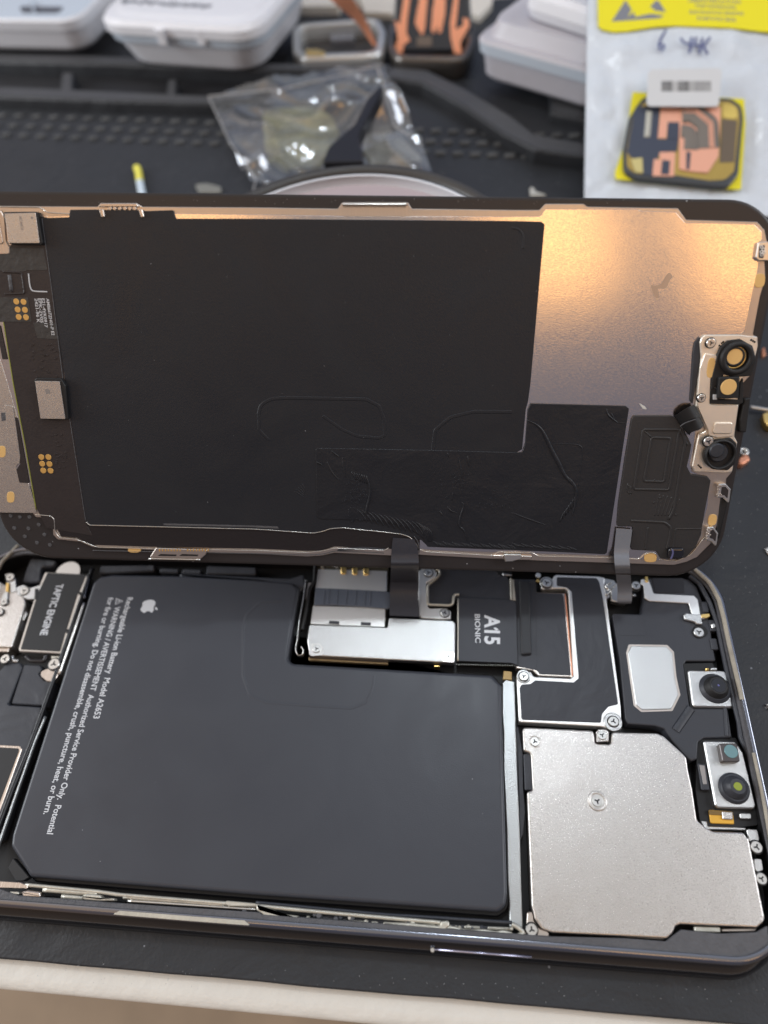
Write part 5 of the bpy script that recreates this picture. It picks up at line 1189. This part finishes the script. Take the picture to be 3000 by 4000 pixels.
B.add(V, [[j * NX + i, j * NX + i + 1, (j + 1) * NX + i + 1, (j + 1) * NX + i] for j in range(NY - 1) for i in range(NX - 1)], bagm, True)
B.add([v - G.n * .5 for v in V], [[j * NX + i, j * NX + i + 1, (j + 1) * NX + i + 1, (j + 1) * NX + i] for j in range(NY - 1) for i in range(NX - 1)], bagm, True); B.build('pouch_film', po)
B = MB(); prism(B, G, [(2333, -160), (3240, -160), (3240, 128), (3000, 125), (2850, 108), (2640, 100), (2560, 104), (2450, 122), (2400, 125), (2352, 115), (2337, 100)], .5, .9, yel, r=.5, bev=.05); yb = B.build('yellow_band', po)
T = MB(); H = .93
for tri in (((395, 1), (0, 0)),):
    pass
for px in (Z('A3', (645, 140), (735, 0), (775, 60), (750, 110), (790, 75), (800, 110), (840, 100), (900, 88), (985, 100), (960, 118)), Z('A3', (895, 42), (935, 0), (950, 5), (1000, 78), (930, 70))):
    T.add([G.at(q_, H) for q_ in px], [list(range(len(px)))], greyp)
T.build('warning_symbol', yb)
T = MB()
for s_, y, x0, x1 in (('ATTENTION', -28, 1180, 1420), ('OBSERVE PRECAUTIONS', 12, 1140, 1480), ('FOR HANDLING', 46, 1190, 1450), ('ELECTROSTATIC SENSITIVE', 86, 1150, 1500), ('DEVICES', 126, 1200, 1450)):
    text(T, G, s_, Z1('A3', x0, y), Z1('A3', x1, y + 12), 13, H, greyp, .02)
T.build('warning_text', yb)
bi = mat('blue ballpoint ink', (.08, .09, .22), .5)
T = MB(); hw = [((1000, 195), (975, 230), (950, 290), (960, 325), (985, 315), (985, 285), (955, 290)), ((1095, 245), (1110, 275), (1165, 290), (1150, 340)), ((1165, 240), (1150, 345)), ((1195, 240), (1180, 290), (1230, 300)), ((1235, 245), (1215, 345)), ((1285, 240), (1240, 300), (1270, 350))]
for s_ in hw: ridge(T, G, Z('A3', *s_), 1.6, .42, .12, bi, it=2)
T.build('handwriting', po)
B = MB(); prism(B, G, Z('A3', (900, 450), (1345, 440), (1362, 470), (1340, 680), (1320, 690), (890, 688), (872, 670), (882, 470)), 5.0, 5.3, stick, r=1.5, bev=.05); st = B.build('sticker', po)
T = MB(); rg3 = random.Random(4)
for k in range(9):
    x = 968 + k * 36; v_ = .12 + rg3.random() * .2
    for j in range(2):
        vv = round(v_ + rg3.random() * .08, 2)
        if k == 2: vv = .42
        prism(T, G, Z('A3', (x, 525 + j * 34), (x + 35, 525 + j * 34), (x + 35, 558 + j * 34), (x, 558 + j * 34)), 5.3, 5.33, mat('grey print %.2f' % vv, (vv, vv, vv), .5), r=0, bev=0)
T.build('blurred_print', st)
# watch coil on its yellow card, sealed in the pouch
qc = G.at(Z1('A3', 1100, 1000), 1)
yc = thing('yellow_card', tuple(qc), 'bright yellow backing card inside the white pouch, under the coil part', 'card')
B = MB(); prism(B, G, Z('A3', (782, 595), (860, 600), (1505, 640), (1515, 800), (1485, 1228), (1410, 1225), (670, 1160), (668, 1110), (740, 900)), 1.3, 1.6, yel, r=.5, bev=.05); B.build('card_sheet', yc)
win = bpy.data.materials.new('milky window film'); win.use_nodes = True; n_ = win.node_tree.nodes; l_ = win.node_tree.links; n_.clear()
wo = n_.new('ShaderNodeOutputMaterial'); wm = n_.new('ShaderNodeMixShader'); wt = n_.new('ShaderNodeBsdfTransparent'); wp = n_.new('ShaderNodeBsdfPrincipled')
wp.inputs['Base Color'].default_value = (.62, .66, .72, 1); wp.inputs['Roughness'].default_value = .2; wm.inputs[0].default_value = .2
l_.new(wt.outputs[0], wm.inputs[1]); l_.new(wp.outputs[0], wm.inputs[2]); l_.new(wm.outputs[0], wo.inputs[0])
setori(p0); B = MB(); V = []
for j in range(40):
    for i in range(40):
        u, v = i / 39, j / 39
        q = Vector((2370 + 590 * u, 320 + 470 * v)); uv = G.uv(q, 3.9); e_ = min(1, min(u, v, 1 - u, 1 - v) * 8)
        V.append(G.p(uv, .9 + (3.0 + noise.noise(Vector((uv.x * .12, uv.y * .09, 4))) * .8) * e_))
B.add(V, [[j * 40 + i, j * 40 + i + 1, (j + 1) * 40 + i + 1, (j + 1) * 40 + i] for j in range(39) for i in range(39)], win, True); B.build('pouch_window', po)
co = thing('watch_coil', tuple(qc), 'rounded black watch coil with copper windings on the yellow card in the pouch', 'watch part')
B = MB(); prism(B, G, Z('A3', (845, 630), (900, 618), (1420, 632), (1490, 680), (1502, 760), (1470, 1130), (1400, 1215), (1320, 1212), (800, 1160), (725, 1110), (722, 960), (760, 760)), 1.6, 3.0, mat('dark coil rim', (.05, .055, .06), .35), r=4, bev=.6, soft=3, seg=8); cr_ = B.build('coil_rim', co)
B = MB(); prism(B, G, Z('A3', (860, 655), (1410, 655), (1470, 700), (1475, 780), (1440, 1110), (1380, 1165), (1280, 1170), (1060, 1135), (800, 1125), (745, 1080), (745, 960), (785, 760)), 3.0, 3.06, mat('bronze film', (.42, .30, .08), .4, .4, cvar=.3, cscale=60), r=3, bev=.02); B.build('coil_film', co)
nav = mat('navy film', (.045, .055, .085), .4)
pk = mat('salmon copper', (.78, .40, .28), .45, .3)
B = MB()
prism(B, G, Z('A3', (800, 690), (960, 690), (945, 900), (1080, 900), (1070, 980), (960, 985), (905, 1140), (850, 1130), (845, 1030), (770, 1020), (745, 980)), 3.06, 3.2, nav, r=.3, bev=.05)
prism(B, G, Z('A3', (1010, 790), (1085, 790), (1080, 900), (1005, 900)), 3.2, 3.3, nav, r=.3, bev=.05); prism(B, G, Z('A3', (975, 1035), (1025, 1040), (1018, 1130), (965, 1128)), 3.3, 3.4, nav, r=.2, bev=.05); B.build('navy_film', co)
B = MB(); prism(B, G, Z('A3', (965, 690), (1095, 690), (1085, 790), (1010, 795), (1000, 895), (945, 895)), 3.1, 3.25, pk, r=.2, bev=.04)
prism(B, G, Z('A3', (920, 1030), (960, 1035), (955, 985), (1060, 985), (1050, 1142), (910, 1140)), 3.1, 3.25, pk, r=.2, bev=.04); B.build('copper_patch', co)
B = MB(); prism(B, G, Z('A3', (1105, 690), (1355, 690), (1340, 1010), (1270, 1120), (1150, 1110), (1085, 1095), (1085, 780)), 3.1, 3.5, pk, r=.8, bev=.1); cp = B.build('coil_face', co)
B = MB(); gm = mat('grey brown coil', (.17, .15, .13), .45)
ridge(B, G, Z('A3', (1105, 735), (1180, 735), (1265, 800), (1275, 960)), 3.5, 3.6, .25, gm, it=2); ridge(B, G, Z('A3', (1095, 850), (1140, 850), (1165, 900), (1160, 970)), 3.5, 2.4, .25, gm, it=2)
prism(B, G, Z('A3', (1130, 980), (1160, 985), (1150, 1100), (1130, 1095)), 3.5, 3.6, nav, r=.2)
for k in range(4): ridge(B, G, Z('A3', (1108 + k * 4, 700 + k * 10), (1190, 702 + k * 10), (1300 - k * 8, 790 + k * 6), (1310 - k * 9, 955)), 3.78, .16, .08, pk, it=2)
B.build('coil_winding', cp)
B = MB(); prism(B, G, Z('A3', (1360, 770), (1460, 780), (1440, 1050), (1345, 1055)), 3.06, 3.14, mat('umber film', (.13, .10, .07), .4), r=.3, bev=.03); B.build('coil_pad', co); B = MB()
prism(B, G, Z('A3', (1365, 660), (1450, 690), (1470, 770), (1365, 765)), 3.06, 3.12, mat('pale gold film', (.62, .48, .12), .4), r=2, bev=.03); B.build('coil_pad', co); B = MB()
prism(B, G, Z('A3', (770, 1030), (845, 1020), (850, 1120), (800, 1115)), 3.2, 3.35, mat('straw film', (.55, .48, .20), .4), r=.3, bev=.05); B.build('coil_pad', co); B = MB()
ridge(B, G, Z('A3', (890, 720), (875, 890)), 3.25, 1.0, .2, mat('grey solder', (.45, .45, .40), .35), it=0); B.build('coil_pad', co)
# dust and lint
setori((0, 0, 0)); B = MB(); rd = random.Random(21); dm = mat('pale lint', (.30, .31, .32), .6); dm2 = mat('white lint', (.55, .56, .56), .6)
def fleck(fr, q, h, r, m_):
    c = fr.uv(q, h); a = rd.random() * 6.28; L_ = r * rd.uniform(.8, 2.2); d = Vector((math.cos(a), math.sin(a))); n_ = Vector((-d.y, d.x))
    P = [c - d * L_, c + n_ * r * .5, c + d * L_, c - n_ * r * .5]
    B.add([fr.p(p_, h + rd.uniform(0, .06)) for p_ in P] + [fr.p(c, h + r * .5)], [[0, 1, 4], [1, 2, 4], [2, 3, 4], [3, 0, 4]], m_)
for k in range(150): fleck(CH, (rd.uniform(2780, 3000), rd.uniform(1350, 2600)), .05, rd.uniform(.05, .14), dm)
for k in range(110):
    x = rd.uniform(0, 3000); fleck(CH, (x, 3740 + x * .04 + rd.uniform(0, 90)), .05, rd.uniform(.04, .10), dm)
for k in range(200): fleck(CH, (rd.uniform(-50, 2280), rd.uniform(560, 760)), .05, rd.uniform(.08, .28), dm)
for k in range(70): fleck(DS, (rd.uniform(340, 2050), rd.uniform(880, 2040)), .64, rd.uniform(.02, .055), dm2)
for k in range(40): fleck(CH, (rd.uniform(200, 1900), rd.uniform(2700, 3450)), 6.31, rd.uniform(.02, .05), dm)
for k in range(60): fleck(DS, (rd.uniform(20, 2750), 775 + rd.uniform(0, 22)), .02, rd.uniform(.02, .06), dm2)
tag(B.build('dust'), kind='stuff')
print('objects', len(bpy.data.objects))
